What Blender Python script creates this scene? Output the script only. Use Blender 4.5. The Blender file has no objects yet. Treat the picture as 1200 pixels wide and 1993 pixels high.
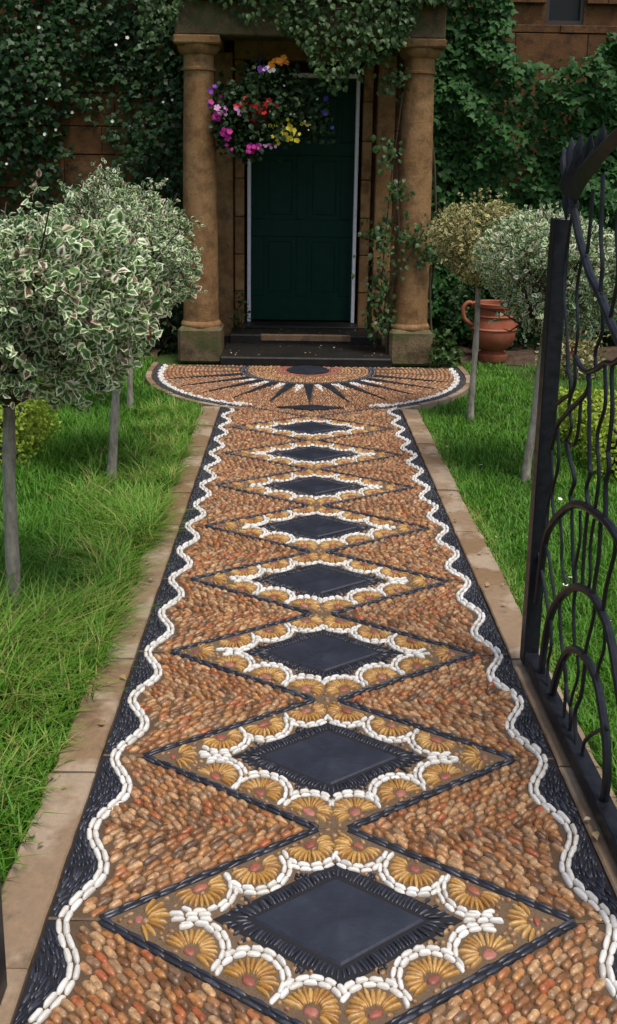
import bpy, math, random
import numpy as np
from mathutils import Matrix, Vector

random.seed(7)
rng = np.random.default_rng(11)
scene = bpy.context.scene
COL = scene.collection
PI = math.pi

# ------------------------------------------------------------------ camera, sky, sun, exposure
cam_data = bpy.data.cameras.new('camera')
cam = bpy.data.objects.new('camera', cam_data)
COL.objects.link(cam)
cam.matrix_world = (Matrix.Translation((-0.1029, 0, 1.5159)) @ Matrix.Rotation(-0.0139, 4, 'Z')
                    @ Matrix.Rotation(PI / 2 - 0.2228, 4, 'X') @ Matrix.Rotation(0.0159, 4, 'Z'))
cam_data.sensor_width = 36
cam_data.sensor_fit = 'AUTO'
cam_data.lens = 36 * 1850.6 / 1993
cam_data.shift_y = -0.1154
cam_data.clip_start = 0.05
cam_data.clip_end = 500
scene.camera = cam

SUN_EL, SUN_AZ = 70, 140         # azimuth from +Y (the house side) towards +X: high, behind the viewer's right shoulder
world = bpy.data.worlds.new('World')
scene.world = world
world.use_nodes = True
wn = world.node_tree
for n in list(wn.nodes):
    wn.nodes.remove(n)
sky = wn.nodes.new('ShaderNodeTexSky')
sky.sky_type = 'NISHITA'
sky.sun_disc = False
sky.sun_elevation = math.radians(SUN_EL)
sky.sun_rotation = math.radians(SUN_AZ)
sky.dust_density = 4.0
sky.air_density = 1.0
sky.ozone_density = 1.0
bg = wn.nodes.new('ShaderNodeBackground')
bg.inputs['Strength'].default_value = 0.075
wo = wn.nodes.new('ShaderNodeOutputWorld')
wn.links.new(sky.outputs['Color'], bg.inputs['Color'])
wn.links.new(bg.outputs['Background'], wo.inputs['Surface'])

sun_data = bpy.data.lights.new('sun', 'SUN')
sun_data.energy = 1.5
sun_data.angle = math.radians(20)
sun_data.color = (1.0, 0.96, 0.9)
sun = bpy.data.objects.new('sun', sun_data)
COL.objects.link(sun)
_el, _az = math.radians(SUN_EL), math.radians(SUN_AZ)
_d = Vector((math.sin(_az) * math.cos(_el), math.cos(_az) * math.cos(_el), math.sin(_el)))
sun.rotation_euler = _d.to_track_quat('Z', 'Y').to_euler()

scene.view_settings.view_transform = 'Standard'
scene.view_settings.look = 'None'
scene.view_settings.exposure = 1.1
scene.view_settings.gamma = 1.0
scene.view_settings.use_curve_mapping = False

# ------------------------------------------------------------------ helpers
def fast_mesh(name, V, faces, attrs=None, smooth=True):
    """V (n,3); faces: array (m,k) or list of such arrays; attrs: per-vertex float arrays."""
    V = np.asarray(V, dtype=np.float32)
    if not isinstance(faces, (list, tuple)):
        faces = [faces]
    faces = [np.asarray(f, dtype=np.int32) for f in faces if len(f)]
    me = bpy.data.meshes.new(name)
    me.vertices.add(len(V))
    me.vertices.foreach_set('co', V.ravel())
    loops = np.concatenate([f.ravel() for f in faces])
    totals = np.concatenate([np.full(len(f), f.shape[1], dtype=np.int32) for f in faces])
    starts = np.concatenate([[0], np.cumsum(totals)[:-1]]).astype(np.int32)
    me.loops.add(len(loops))
    me.loops.foreach_set('vertex_index', loops)
    me.polygons.add(len(totals))
    me.polygons.foreach_set('loop_start', starts)
    me.polygons.foreach_set('loop_total', totals)
    me.polygons.foreach_set('use_smooth', np.full(len(totals), smooth, dtype=bool))
    for k, a in (attrs or {}).items():
        at = me.attributes.new(k, 'FLOAT', 'POINT')
        at.data.foreach_set('value', np.asarray(a, dtype=np.float32))
    me.update(calc_edges=True)
    me.validate(verbose=False)
    return me

def link(name, me, mat=None, parent=None, loc=None):
    o = bpy.data.objects.new(name, me)
    COL.objects.link(o)
    if mat is not None and me is not None and len(me.materials) == 0:
        me.materials.append(mat)
    if parent is not None:
        o.parent = parent
    if loc is not None:
        o.location = loc
    return o

def tag(o, label=None, cat=None, group=None, kind=None):
    if label: o['label'] = label
    if cat: o['category'] = cat
    if group: o['group'] = group
    if kind: o['kind'] = kind
    return o

def empty(name, loc=(0, 0, 0)):
    o = bpy.data.objects.new(name, None)
    o.empty_display_size = 0.1
    COL.objects.link(o)
    o.location = loc
    return o

class MB:
    """collects polygons for one mesh object"""
    def __init__(s):
        s.v, s.f = [], []
    def add(s, V, F):
        b = len(s.v)
        s.v += [tuple(p) for p in V]
        s.f += [tuple(i + b for i in f) for f in F]
        return s
    def box(s, x0, x1, y0, y1, z0, z1, bev=0.0):
        if bev <= 0:
            V = [(x, y, z) for z in (z0, z1) for y in (y0, y1) for x in (x0, x1)]
            F = [(0, 2, 3, 1), (4, 5, 7, 6), (0, 1, 5, 4), (2, 6, 7, 3), (0, 4, 6, 2), (1, 3, 7, 5)]
            return s.add(V, F)
        b = bev      # chamfered box
        V = []
        for z, sx in ((z0, 1), (z1, -1)):
            for y, sy in ((y0, 1), (y1, -1)):
                for x, sz in ((x0, 1), (x1, -1)):
                    V.append((x, y + sy * b, z + sx * b))
                    V.append((x + sz * b, y, z + sx * b))
                    V.append((x + sz * b, y + sy * b, z))
        def c(ix, iy, iz): return (iz * 4 + iy * 2 + ix) * 3
        F = []
        F.append((c(0,0,0)+0, c(0,0,1)+0, c(0,1,1)+0, c(0,1,0)+0)); F.append((c(1,0,0)+0, c(1,1,0)+0, c(1,1,1)+0, c(1,0,1)+0))
        F.append((c(0,0,0)+1, c(1,0,0)+1, c(1,0,1)+1, c(0,0,1)+1)); F.append((c(0,1,0)+1, c(0,1,1)+1, c(1,1,1)+1, c(1,1,0)+1))
        F.append((c(0,0,0)+2, c(0,1,0)+2, c(1,1,0)+2, c(1,0,0)+2)); F.append((c(0,0,1)+2, c(1,0,1)+2, c(1,1,1)+2, c(0,1,1)+2))
        for i in (0, 1):
            for j in (0, 1):
                F.append((c(0,i,j)+1, c(1,i,j)+1, c(1,i,j)+2, c(0,i,j)+2))
                F.append((c(i,0,j)+0, c(i,1,j)+0, c(i,1,j)+2, c(i,0,j)+2))
                F.append((c(i,j,0)+0, c(i,j,1)+0, c(i,j,1)+1, c(i,j,0)+1))
                for k in (0, 1):
                    F.append((c(i,j,k), c(i,j,k)+1, c(i,j,k)+2))
        return s.add(V, F)
    def tube(s, pts, rad, n=8, cap=True):
        pts = [Vector(p) for p in pts]
        rad = [rad] * len(pts) if not hasattr(rad, '__len__') else rad
        V, F = [], []
        up = None
        for i, p in enumerate(pts):
            t = (pts[min(i + 1, len(pts) - 1)] - pts[max(i - 1, 0)]).normalized()
            if up is None:
                up = Vector((0, 0, 1)) if abs(t.z) < 0.9 else Vector((1, 0, 0))
            a = t.cross(up)
            if a.length < 1e-4: a = t.cross(Vector((0, 1, 0)))
            a.normalize()
            b = a.cross(t).normalized()
            up = b
            for k in range(n):
                w = 2 * PI * k / n
                V.append(p + (a * math.cos(w) + b * math.sin(w)) * rad[i])
        for i in range(len(pts) - 1):
            for k in range(n):
                k2 = (k + 1) % n
                F.append((i * n + k, i * n + k2, (i + 1) * n + k2, (i + 1) * n + k))
        if cap:
            F.append(tuple(range(n))[::-1]); F.append(tuple((len(pts) - 1) * n + k for k in range(n)))
        return s.add(V, F)
    def lathe(s, prof, n=40, cx=0, cy=0):
        V, F = [], []
        for r, z in prof:
            for k in range(n):
                w = 2 * PI * k / n
                V.append((cx + r * math.cos(w), cy + r * math.sin(w), z))
        for i in range(len(prof) - 1):
            for k in range(n):
                k2 = (k + 1) % n
                F.append((i * n + k, i * n + k2, (i + 1) * n + k2, (i + 1) * n + k))
        F.append(tuple(range(n))[::-1]); F.append(tuple((len(prof) - 1) * n + k for k in range(n)))
        return s.add(V, F)
    def mesh(s, name, smooth=False):
        me = bpy.data.meshes.new(name)
        me.from_pydata(s.v, [], s.f)
        if smooth:
            me.polygons.foreach_set('use_smooth', [True] * len(me.polygons))
            try: me.set_sharp_from_angle(angle=math.radians(40))
            except Exception: pass
        me.update()
        return me
    def build(s, name, mat, parent=None, smooth=False, loc=None):
        return link(name, s.mesh(name, smooth), mat, parent, loc)

def spline(pts, sub=6):
    """Catmull-Rom through pts"""
    P = [np.array(p, float) for p in pts]
    if len(P) < 3: 
        return [tuple(P[0] + (P[-1] - P[0]) * t) for t in np.linspace(0, 1, sub + 1)]
    P = [2 * P[0] - P[1]] + P + [2 * P[-1] - P[-2]]
    out = []
    for i in range(1, len(P) - 2):
        for k in range(sub):
            t = k / sub
            out.append(tuple(0.5 * (2 * P[i] + (P[i + 1] - P[i - 1]) * t + (2 * P[i - 1] - 5 * P[i] + 4 * P[i + 1] - P[i + 2]) * t * t
                       + (-P[i - 1] + 3 * P[i] - 3 * P[i + 1] + P[i + 2]) * t ** 3)))
    out.append(tuple(P[-2]))
    return out

# ------------------------------------------------------------------ materials
class NT:
    def __init__(s, name):
        s.m = bpy.data.materials.new(name); s.m.use_nodes = True
        s.t = s.m.node_tree
        s.b = s.t.nodes['Principled BSDF']
    def n(s, typ, **kw):
        nd = s.t.nodes.new(typ)
        for k, v in kw.items():
            if k.startswith('i_'): nd.inputs[k[2:].replace('_', ' ')].default_value = v
            else: setattr(nd, k, v)
        return nd
    def l(s, a, b): s.t.links.new(a, b)
    def coords(s, kind='Object'):
        return s.n('ShaderNodeTexCoord').outputs[kind]
    def noise(s, scale, detail=4, rough=0.55, co=None):
        nd = s.n('ShaderNodeTexNoise'); nd.inputs['Scale'].default_value = scale
        nd.inputs['Detail'].default_value = detail; nd.inputs['Roughness'].default_value = rough
        if co is not None: s.l(co, nd.inputs['Vector'])
        return nd.outputs['Fac']
    def ramp(s, fac, stops, mode='LINEAR'):
        nd = s.n('ShaderNodeValToRGB'); cr = nd.color_ramp; cr.interpolation = mode
        while len(cr.elements) < len(stops): cr.elements.new(0.5)
        for e, (p, c) in zip(cr.elements, stops):
            e.position = p; e.color = (*c, 1) if len(c) == 3 else c
        s.l(fac, nd.inputs['Fac'])
        return nd.outputs['Color']
    def mix(s, fac, a, b, mode='MIX'):
        nd = s.n('ShaderNodeMix', data_type='RGBA', blend_type=mode)
        for sock, v in ((nd.inputs[0], fac), (nd.inputs[6], a), (nd.inputs[7], b)):
            if isinstance(v, (int, float)): sock.default_value = v
            elif isinstance(v, tuple): sock.default_value = (*v, 1) if len(v) == 3 else v
            else: s.l(v, sock)
        return nd.outputs[2]
    def math(s, op, a, b=None, c=None):
        nd = s.n('ShaderNodeMath', operation=op)
        for k, v in enumerate((a, b, c)):
            if v is None: continue
            if isinstance(v, (int, float)): nd.inputs[k].default_value = v
            else: s.l(v, nd.inputs[k])
        return nd.outputs[0]
    def attr(s, name):
        return s.n('ShaderNodeAttribute', attribute_name=name).outputs['Fac']
    def rnd(s):
        """a random number per piece: object random + per-piece attribute"""
        return s.math('FRACT', s.math('ADD', s.n('ShaderNodeObjectInfo').outputs['Random'], s.attr('rnd')))
    def bump(s, h, strength=0.3, dist=0.01):
        nd = s.n('ShaderNodeBump'); nd.inputs['Strength'].default_value = strength; nd.inputs['Distance'].default_value = dist
        s.l(h, nd.inputs['Height']); s.l(nd.outputs['Normal'], s.b.inputs['Normal'])
    def set(s, col=None, rough=None, spec=None, metal=None):
        for nm, v in (('Base Color', col), ('Roughness', rough), ('Specular IOR Level', spec), ('Metallic', metal)):
            if v is None: continue
            if isinstance(v, (int, float)): s.b.inputs[nm].default_value = v
            elif isinstance(v, tuple): s.b.inputs[nm].default_value = (*v, 1)
            else: s.l(v, s.b.inputs[nm])
        return s.m

def pebble_mat(name, stops, rough=0.38, grain=(0.75, 1.2), gscale=120, spec=0.45):
    t = NT(name)
    geo = t.n('ShaderNodeNewGeometry').outputs['Position']
    base = t.ramp(t.rnd(), stops)
    g = t.noise(gscale, 4, 0.6, geo)
    k = t.n('ShaderNodeMapRange'); k.inputs['To Min'].default_value = grain[0]; k.inputs['To Max'].default_value = grain[1]
    k.inputs['From Min'].default_value = 0.3; k.inputs['From Max'].default_value = 0.7
    t.l(g, k.inputs['Value'])
    cm = t.n('ShaderNodeCombineColor')
    for i in range(3): t.l(k.outputs[0], cm.inputs[i])
    c = t.mix(1.0, base, cm.outputs[0], 'MULTIPLY')
    t.bump(g, 0.15, 0.003)
    return t.set(c, rough, spec)

M = {}
M['brown'] = pebble_mat('pebble_brown', [(0.0, (0.2668, 0.1121, 0.0372)), (0.1, (0.1077, 0.0475, 0.0204)), (0.2, (0.3591, 0.1711, 0.0604)), (0.3, (0.2052, 0.0780, 0.0260)),
    (0.38, (0.4514, 0.2709, 0.1300)), (0.46, (0.1642, 0.0931, 0.0539)), (0.54, (0.2668, 0.1141, 0.0390)), (0.62, (0.2770, 0.0741, 0.0279)), (0.7, (0.3181, 0.1901, 0.0929)), (0.78, (0.0872, 0.0475, 0.0297)), (0.86, (0.3694, 0.2234, 0.1115)), (0.93, (0.2155, 0.1121, 0.0483)), (1.0, (0.2668, 0.1121, 0.0372))], 0.4, (0.5, 1.45), 75, 0.45)
M['white'] = pebble_mat('pebble_white', [(0, (0.6072, 0.5888, 0.5428)), (0.4, (0.5336, 0.5106, 0.4600)), (0.7, (0.6440, 0.6348, 0.6072)), (1, (0.4600, 0.4370, 0.3864))], 0.38, (0.88, 1.08))
M['black'] = pebble_mat('pebble_black', [(0, (0.012, 0.013, 0.018)), (0.35, (0.028, 0.03, 0.042)), (0.7, (0.016, 0.017, 0.026)), (0.88, (0.05, 0.052, 0.065)), (1, (0.012, 0.013, 0.018))], 0.36)
M['petal'] = pebble_mat('pebble_ochre', [(0, (0.3857, 0.2153, 0.0562)), (0.3, (0.3123, 0.1525, 0.0346)), (0.55, (0.4592, 0.2781, 0.0864)), (0.75, (0.2572, 0.1166, 0.0302)), (1, (0.4225, 0.2601, 0.0950))], 0.4)
M['pink'] = pebble_mat('pebble_pink', [(0, (0.27, 0.075, 0.045)), (0.4, (0.20, 0.055, 0.035)), (0.7, (0.32, 0.12, 0.085)), (1, (0.24, 0.075, 0.035))], 0.5)
M['tan'] = pebble_mat('pebble_tan', [(0, (0.27, 0.15, 0.065)), (0.3, (0.19, 0.10, 0.045)), (0.6, (0.33, 0.205, 0.10)), (0.8, (0.24, 0.11, 0.05)), (1, (0.30, 0.18, 0.085))], 0.45)
t = NT('slate'); g = t.noise(9, 6, 0.65, t.coords()); g2 = t.noise(60, 4, 0.6, t.coords())
mp = t.n('ShaderNodeMapping'); mp.inputs['Scale'].default_value = (1, 3.5, 1); mp.inputs['Rotation'].default_value = (0, 0, .5); t.l(t.n('ShaderNodeNewGeometry').outputs['Position'], mp.inputs['Vector'])
g3 = t.noise(14, 7, 0.7, mp.outputs[0])
t.bump(t.math('ADD', t.math('ADD', g, t.math('MULTIPLY', g3, 0.9)), t.math('MULTIPLY', g2, 0.4)), 0.3, 0.004)
M['slate'] = t.set(t.ramp(g, [(0.3, (0.0135, 0.0150, 0.0210)), (0.55, (0.0210, 0.0240, 0.0345)), (0.75, (0.0330, 0.0375, 0.0510))]), t.ramp(g2, [(0.3, (0.28,) * 3), (0.7, (0.46,) * 3)]), 0.5)
t = NT('mortar'); g = t.noise(6, 5, 0.6, t.coords()); g2 = t.noise(220, 3, 0.6, t.coords())
t.bump(g2, 0.5, 0.003)
M['grout'] = NT('dark_grout').set((0.016, 0.016, 0.019), 0.85, 0.2)
_mc = t.mix(0.35, t.ramp(g, [(0.3, (0.06, 0.036, 0.02)), (0.7, (0.10, 0.062, 0.036))]), t.ramp(g2, [(0.3, (0.04, 0.025, 0.015)), (0.7, (0.14, 0.09, 0.05))]))  # bed kept dark brown: deep shade between the field pebbles is in this colour
M['mortar'] = t.set(_mc, 0.85, 0.3)
t = NT('tan_mortar'); g = t.noise(6, 5, 0.6, t.coords()); g2 = t.noise(220, 3, 0.6, t.coords()); t.bump(g2, 0.5, 0.003)
M['tan_mortar'] = t.set(t.mix(0.35, t.ramp(g, [(0.3, (0.0930, 0.0589, 0.0341)), (0.7, (0.1364, 0.0930, 0.0558))]), t.ramp(g2, [(0.3, (0.0496, 0.0310, 0.0186)), (0.7, (0.1860, 0.1240, 0.0744))])), 0.85, 0.3)
t = NT('sandstone_kerb'); co = t.n('ShaderNodeNewGeometry').outputs['Position']; g = t.noise(3.1, 4, 0.55, co); g2 = t.noise(70, 5, 0.65, co); g3 = t.noise(11, 5, 0.6, co)
base = t.mix(t.rnd(), (0.21, 0.14, 0.078), (0.28, 0.21, 0.145))
base = t.mix(t.ramp(g, [(0.50, (0, 0, 0)), (0.56, (1, 1, 1))]), base, (0.33, 0.265, 0.195))
base = t.mix(t.ramp(g3, [(0.58, (0, 0, 0)), (0.7, (0.7, 0.7, 0.7))]), base, (0.12, 0.085, 0.05))
base = t.mix(0.35, base, t.ramp(g2, [(0.3, (0.12, 0.075, 0.04)), (0.7, (0.5, 0.38, 0.26))]), 'OVERLAY')
t.bump(t.math('ADD', g2, g3), 0.25, 0.004)
M['kerb'] = t.set(base, t.ramp(g, [(0.5, (0.45,) * 3), (0.58, (0.75,) * 3)]), 0.4)

def stone_mat(name, a, b, c, dark, scale=3.0, rough=0.85, mossy=0.0, joint=None):
    t = NT(name); co = t.n('ShaderNodeNewGeometry').outputs['Position']
    g = t.noise(scale, 6, 0.6, co); g2 = t.noise(55, 5, 0.7, co); g3 = t.noise(scale * 2.7, 5, 0.65, co)
    col = t.ramp(g, [(0.3, a), (0.5, b), (0.7, c)])
    col = t.mix(t.math('MULTIPLY', t.rnd(), 0.35), col, dark)
    col = t.mix(t.ramp(g3, [(0.46, (0, 0, 0)), (0.64, (0.85,) * 3)]), col, dark)
    col = t.mix(0.4, col, t.ramp(g2, [(0.3, (0.22,) * 3), (0.7, (0.72,) * 3)]), 'OVERLAY')
    if mossy:
        col = t.mix(t.ramp(t.noise(5.5, 5, 0.6, co), [(0.5, (0, 0, 0)), (0.62, (mossy,) * 3)]), col, (0.06, 0.075, 0.02))
    t.bump(t.math('ADD', g2, g3), 0.5, 0.012)
    return t.set(col, rough, 0.25)
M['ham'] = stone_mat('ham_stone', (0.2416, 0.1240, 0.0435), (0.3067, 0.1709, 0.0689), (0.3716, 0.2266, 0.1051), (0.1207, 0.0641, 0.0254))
M['ham_wall'] = stone_mat('ham_stone_wall', (0.1097, 0.0460, 0.0141), (0.1411, 0.0654, 0.0220), (0.1620, 0.0847, 0.0352), (0.0470, 0.0242, 0.0110))  # wall stone darkened, so its colour carries the shade over the house front
M['ham_moss'] = stone_mat('ham_stone_mossy', (0.1240, 0.0806, 0.0372), (0.1736, 0.1209, 0.0620), (0.2356, 0.1860, 0.1240), (0.0558, 0.0403, 0.0217), mossy=0.7)
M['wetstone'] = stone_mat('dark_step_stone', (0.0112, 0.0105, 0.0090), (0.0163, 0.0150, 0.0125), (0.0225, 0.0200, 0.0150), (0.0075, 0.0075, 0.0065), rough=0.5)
M['sill'] = stone_mat('worn_sill', (0.1500, 0.0975, 0.0562), (0.2100, 0.1350, 0.0750), (0.2250, 0.1500, 0.0900), (0.0900, 0.0600, 0.0375))
M['soil'] = stone_mat('soil', (0.05, 0.032, 0.02), (0.075, 0.048, 0.03), (0.1, 0.065, 0.04), (0.03, 0.022, 0.014), scale=8, rough=0.95)
t = NT('iron'); g = t.noise(40, 4, 0.6, t.coords()); t.bump(g, 0.2, 0.002)
M['iron'] = t.set(t.ramp(g, [(0.3, (0.0060, 0.0066, 0.0096)), (0.7, (0.0132, 0.0144, 0.0192))]), t.ramp(g, [(0.3, (0.3,) * 3), (0.7, (0.5,) * 3)]), 0.3)
t = NT('door_paint'); g = t.noise(14, 4, 0.6, t.coords()); t.bump(g, 0.08, 0.003)
M['door'] = t.set(t.ramp(g, [(0.3, (0.0017, 0.0243, 0.0148)), (0.7, (0.0027, 0.0341, 0.0202))]), 0.5, 0.15)
t = NT('white_paint'); g = t.noise(25, 4, 0.6, t.coords())
M['wpaint'] = t.set(t.ramp(g, [(0.3, (0.5950, 0.5950, 0.6120)), (0.6, (0.6970, 0.6970, 0.7055))]), 0.5, 0.4)
t = NT('terracotta'); g = t.noise(7, 5, 0.6, t.coords()); g2 = t.noise(60, 4, 0.6, t.coords()); t.bump(g2, 0.2, 0.004)
M['terracotta'] = t.set(t.ramp(g, [(0.3, (0.2100, 0.0525, 0.0245)), (0.55, (0.2800, 0.0805, 0.0385)), (0.75, (0.2940, 0.1190, 0.0700))]), 0.8, 0.3)
t = NT('bark'); co = t.coords(); mp = t.n('ShaderNodeMapping'); mp.inputs['Scale'].default_value = (1, 1, 0.22); t.l(co, mp.inputs['Vector'])
g = t.noise(60, 5, 0.65, mp.outputs[0]); g2 = t.noise(9, 4, 0.6, co); t.bump(g, 0.6, 0.006)
M['bark'] = t.set(t.mix(0.5, t.ramp(g, [(0.35, (0.0910, 0.0715, 0.0520)), (0.65, (0.4420, 0.3900, 0.3120))]), t.ramp(g2, [(0.35, (0.1300, 0.1040, 0.0715)), (0.55, (0.4420, 0.4030, 0.3380)), (0.72, (0.1950, 0.1820, 0.1040))])), 0.9, 0.2)
t = NT('twig'); M['twig'] = t.set((0.05, 0.036, 0.024), 0.8, 0.2)
t = NT('glass'); M['glass'] = t.set((0.02, 0.022, 0.022), 0.35, 0.15)
t = NT('wicker'); M['wicker'] = t.set((0.05, 0.035, 0.02), 0.8, 0.2)
t = NT('lead_grey'); M['lead'] = t.set((0.05, 0.045, 0.04), 0.7, 0.2)

def leaf_mat(name, stops, cream=None, thr=(0.50, 0.70), rough=0.45, trans=0.25):
    t = NT(name)
    geo = t.n('ShaderNodeNewGeometry').outputs['Position']
    col = t.ramp(t.rnd(), stops)
    if cream:
        e = t.math('ADD', t.attr('edge'), t.math('MULTIPLY', t.math('SUBTRACT', t.noise(140, 2, 0.5, geo), 0.5), 0.9))
        e = t.math('ADD', e, t.math('MULTIPLY', t.math('SUBTRACT', t.math('FRACT', t.math('MULTIPLY', t.attr('rnd'), 17.3)), 0.5), 0.45))
        mk = t.ramp(e, [(thr[0], (0, 0, 0)), (thr[1], (1, 1, 1))])
        col = t.mix(mk, col, t.ramp(t.math('FRACT', t.math('MULTIPLY', t.attr('rnd'), 5.7)), cream))
    t.set(col, rough, 0.25)
    tr = t.n('ShaderNodeBsdfTranslucent'); t.l(col, tr.inputs['Color'])
    mx = t.n('ShaderNodeMixShader'); mx.inputs[0].default_value = trans
    t.l(t.b.outputs[0], mx.inputs[1]); t.l(tr.outputs[0], mx.inputs[2])
    t.l(mx.outputs[0], t.t.nodes['Material Output'].inputs['Surface'])
    return t.m
CREAM = [(0, (0.6149, 0.6639, 0.4089)), (0.35, (0.7246, 0.7522, 0.5679)), (0.7, (0.5270, 0.6085, 0.3407)), (0.86, (0.6588, 0.6639, 0.4543)), (0.93, (0.5490, 0.3318, 0.2954)), (1, (0.6149, 0.5974, 0.4089))]
M['leaf_var'] = leaf_mat('leaf_variegated', [(0, (0.0439, 0.1105, 0.0271)), (0.4, (0.0733, 0.1658, 0.0406)), (0.7, (0.1173, 0.2210, 0.0541)), (0.9, (0.0978, 0.1768, 0.0541)), (0.95, (0.1564, 0.0884, 0.0541)), (1, (0.1466, 0.0829, 0.0541))], CREAM)
CREAM2 = [(0, (0.5500, 0.5040, 0.1800)), (0.4, (0.6500, 0.6000, 0.2800)), (0.7, (0.4500, 0.3600, 0.1500)), (0.88, (0.5250, 0.3840, 0.2000)), (1, (0.7000, 0.6480, 0.3600))]
M['leaf_var2'] = leaf_mat('leaf_variegated_olive', [(0, (0.0720, 0.1080, 0.0300)), (0.5, (0.1440, 0.1800, 0.0540)), (0.8, (0.1800, 0.1320, 0.0600)), (1, (0.1200, 0.1800, 0.0480))], CREAM2)
M['leaf_ivy'] = leaf_mat('leaf_ivy', [(0, (0.0133, 0.0571, 0.0098)), (0.4, (0.0216, 0.0855, 0.0140)), (0.75, (0.0299, 0.1082, 0.0169)), (0.92, (0.0458, 0.1197, 0.0282)), (1, (0.0583, 0.1369, 0.0421))], rough=0.6)  # greens lowered too: shade on the house front is mixed into the leaf colour
M['leaf_creeper'] = leaf_mat('leaf_creeper', [(0, (0.0106, 0.0350, 0.0075)), (0.5, (0.0152, 0.0535, 0.0113)), (0.85, (0.0266, 0.0728, 0.0156)), (1, (0.0455, 0.0972, 0.0282))], rough=0.45)
M['leaf_light'] = leaf_mat('leaf_light', [(0, (0.0275, 0.0633, 0.0132)), (0.5, (0.0413, 0.0854, 0.0198)), (0.85, (0.0550, 0.1075, 0.0264)), (1, (0.0770, 0.1265, 0.0396))], rough=0.45)
M['leaf_gold'] = leaf_mat('leaf_golden', [(0, (0.2300, 0.3450, 0.0359)), (0.5, (0.3450, 0.4600, 0.0504)), (0.85, (0.4312, 0.5175, 0.0719)), (1, (0.1725, 0.2875, 0.0431))], rough=0.5, trans=0.3)
M['leaf_dark'] = leaf_mat('leaf_dark', [(0, (0.0140, 0.0350, 0.0098)), (0.5, (0.0210, 0.0490, 0.0126)), (1, (0.0350, 0.0700, 0.0175))], rough=0.5)
M['grass'] = leaf_mat('grass_blade', [(0, (0.0504, 0.1490, 0.0104)), (0.35, (0.0672, 0.2011, 0.0139)), (0.7, (0.0943, 0.2533, 0.0202)), (0.93, (0.1279, 0.2831, 0.0289)), (1.0, (0.1886, 0.2680, 0.0579))], rough=0.5, trans=0.3)
M['grass_long'] = leaf_mat('grass_tuft', [(0, (0.0826, 0.2196, 0.0171)), (0.4, (0.1195, 0.2865, 0.0273)), (0.68, (0.1838, 0.3246, 0.0410)), (0.82, (0.3124, 0.3436, 0.0887)), (1.0, (0.3675, 0.3150, 0.1160))], rough=0.55, trans=0.3)
t = NT('lawn_ground'); g = t.noise(3, 5, 0.6, t.coords()); g2 = t.noise(60, 4, 0.65, t.coords()); t.bump(g2, 0.6, 0.02)
M['lawn'] = t.set(t.mix(0.5, t.ramp(g, [(0.35, (0.0360, 0.0680, 0.0128)), (0.65, (0.0480, 0.0960, 0.0160))]), t.ramp(g2, [(0.3, (0.0400, 0.0360, 0.0160)), (0.6, (0.0400, 0.0880, 0.0160))])), 0.9, 0.2)
def flat_mat(name, c, rough=0.6, trans=0.2):
    return leaf_mat(name, [(0, tuple(v * 0.8 for v in c)), (0.5, c), (1, tuple(min(1, v * 1.15) for v in c))], rough=rough, trans=trans)
M['f_magenta'] = flat_mat('petal_magenta', (0.55, 0.03, 0.28)); M['f_pink'] = flat_mat('petal_pink', (0.75, 0.36, 0.62))
M['f_red'] = flat_mat('petal_red', (0.62, 0.015, 0.02)); M['f_yellow'] = flat_mat('petal_yellow', (0.72, 0.6, 0.05))
M['f_orange'] = flat_mat('petal_orange', (0.75, 0.26, 0.02)); M['f_violet'] = flat_mat('petal_violet', (0.24, 0.06, 0.42))
M['f_white'] = flat_mat('petal_white', (0.78, 0.76, 0.66)); M['f_blue'] = flat_mat('petal_blue', (0.06, 0.04, 0.25))

# ------------------------------------------------------------------ instanced-geometry templates
def pebble_template(nseg, hi, seed, e=0.82):
    r = np.random.default_rng(seed)
    ang = np.arange(nseg) * 2 * PI / nseg
    wob = 1 + 0.07 * np.cos(2 * ang + r.uniform(0, 6)) + 0.05 * np.cos(3 * ang + r.uniform(0, 6))
    cx = np.sign(np.cos(ang)) * np.abs(np.cos(ang)) ** e; cy = np.sign(np.sin(ang)) * np.abs(np.sin(ang)) ** e
    rings = [(1.0, -0.25), (0.93, 0.45), (0.62, 0.9)] if hi else [(1.0, -0.25), (0.8, 0.7)]
    V = []
    ox, oy = r.uniform(-.08, .08, 2)
    for k, (rr, z) in enumerate(rings):
        for a in range(nseg):
            V.append((cx[a] * wob[a] * rr * 0.5 + ox * k * .3 + r.normal(0, .012), cy[a] * wob[a] * rr * 0.5 + oy * k * .3 + r.normal(0, .012), z + (r.normal(0, .07) if k else 0)))
    V.append((ox * .6, oy * .6, 1.0))
    F = []
    for k in range(len(rings) - 1):
        for a in range(nseg):
            b = (a + 1) % nseg
            F += [(k * nseg + a, k * nseg + b, (k + 1) * nseg + b), (k * nseg + a, (k + 1) * nseg + b, (k + 1) * nseg + a)]
    k = len(rings) - 1
    for a in range(nseg):
        F.append((k * nseg + a, k * nseg + (a + 1) % nseg, len(V) - 1))
    return np.array(V), np.array(F)
PEB_HI = [pebble_template(10, True, s) for s in range(4)]
PEB_SQ = [pebble_template(10, True, s + 9, 0.62) for s in range(4)]      # blunter-ended stones
PEB_LO = [pebble_template(6, False, s) for s in range(4)]

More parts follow.
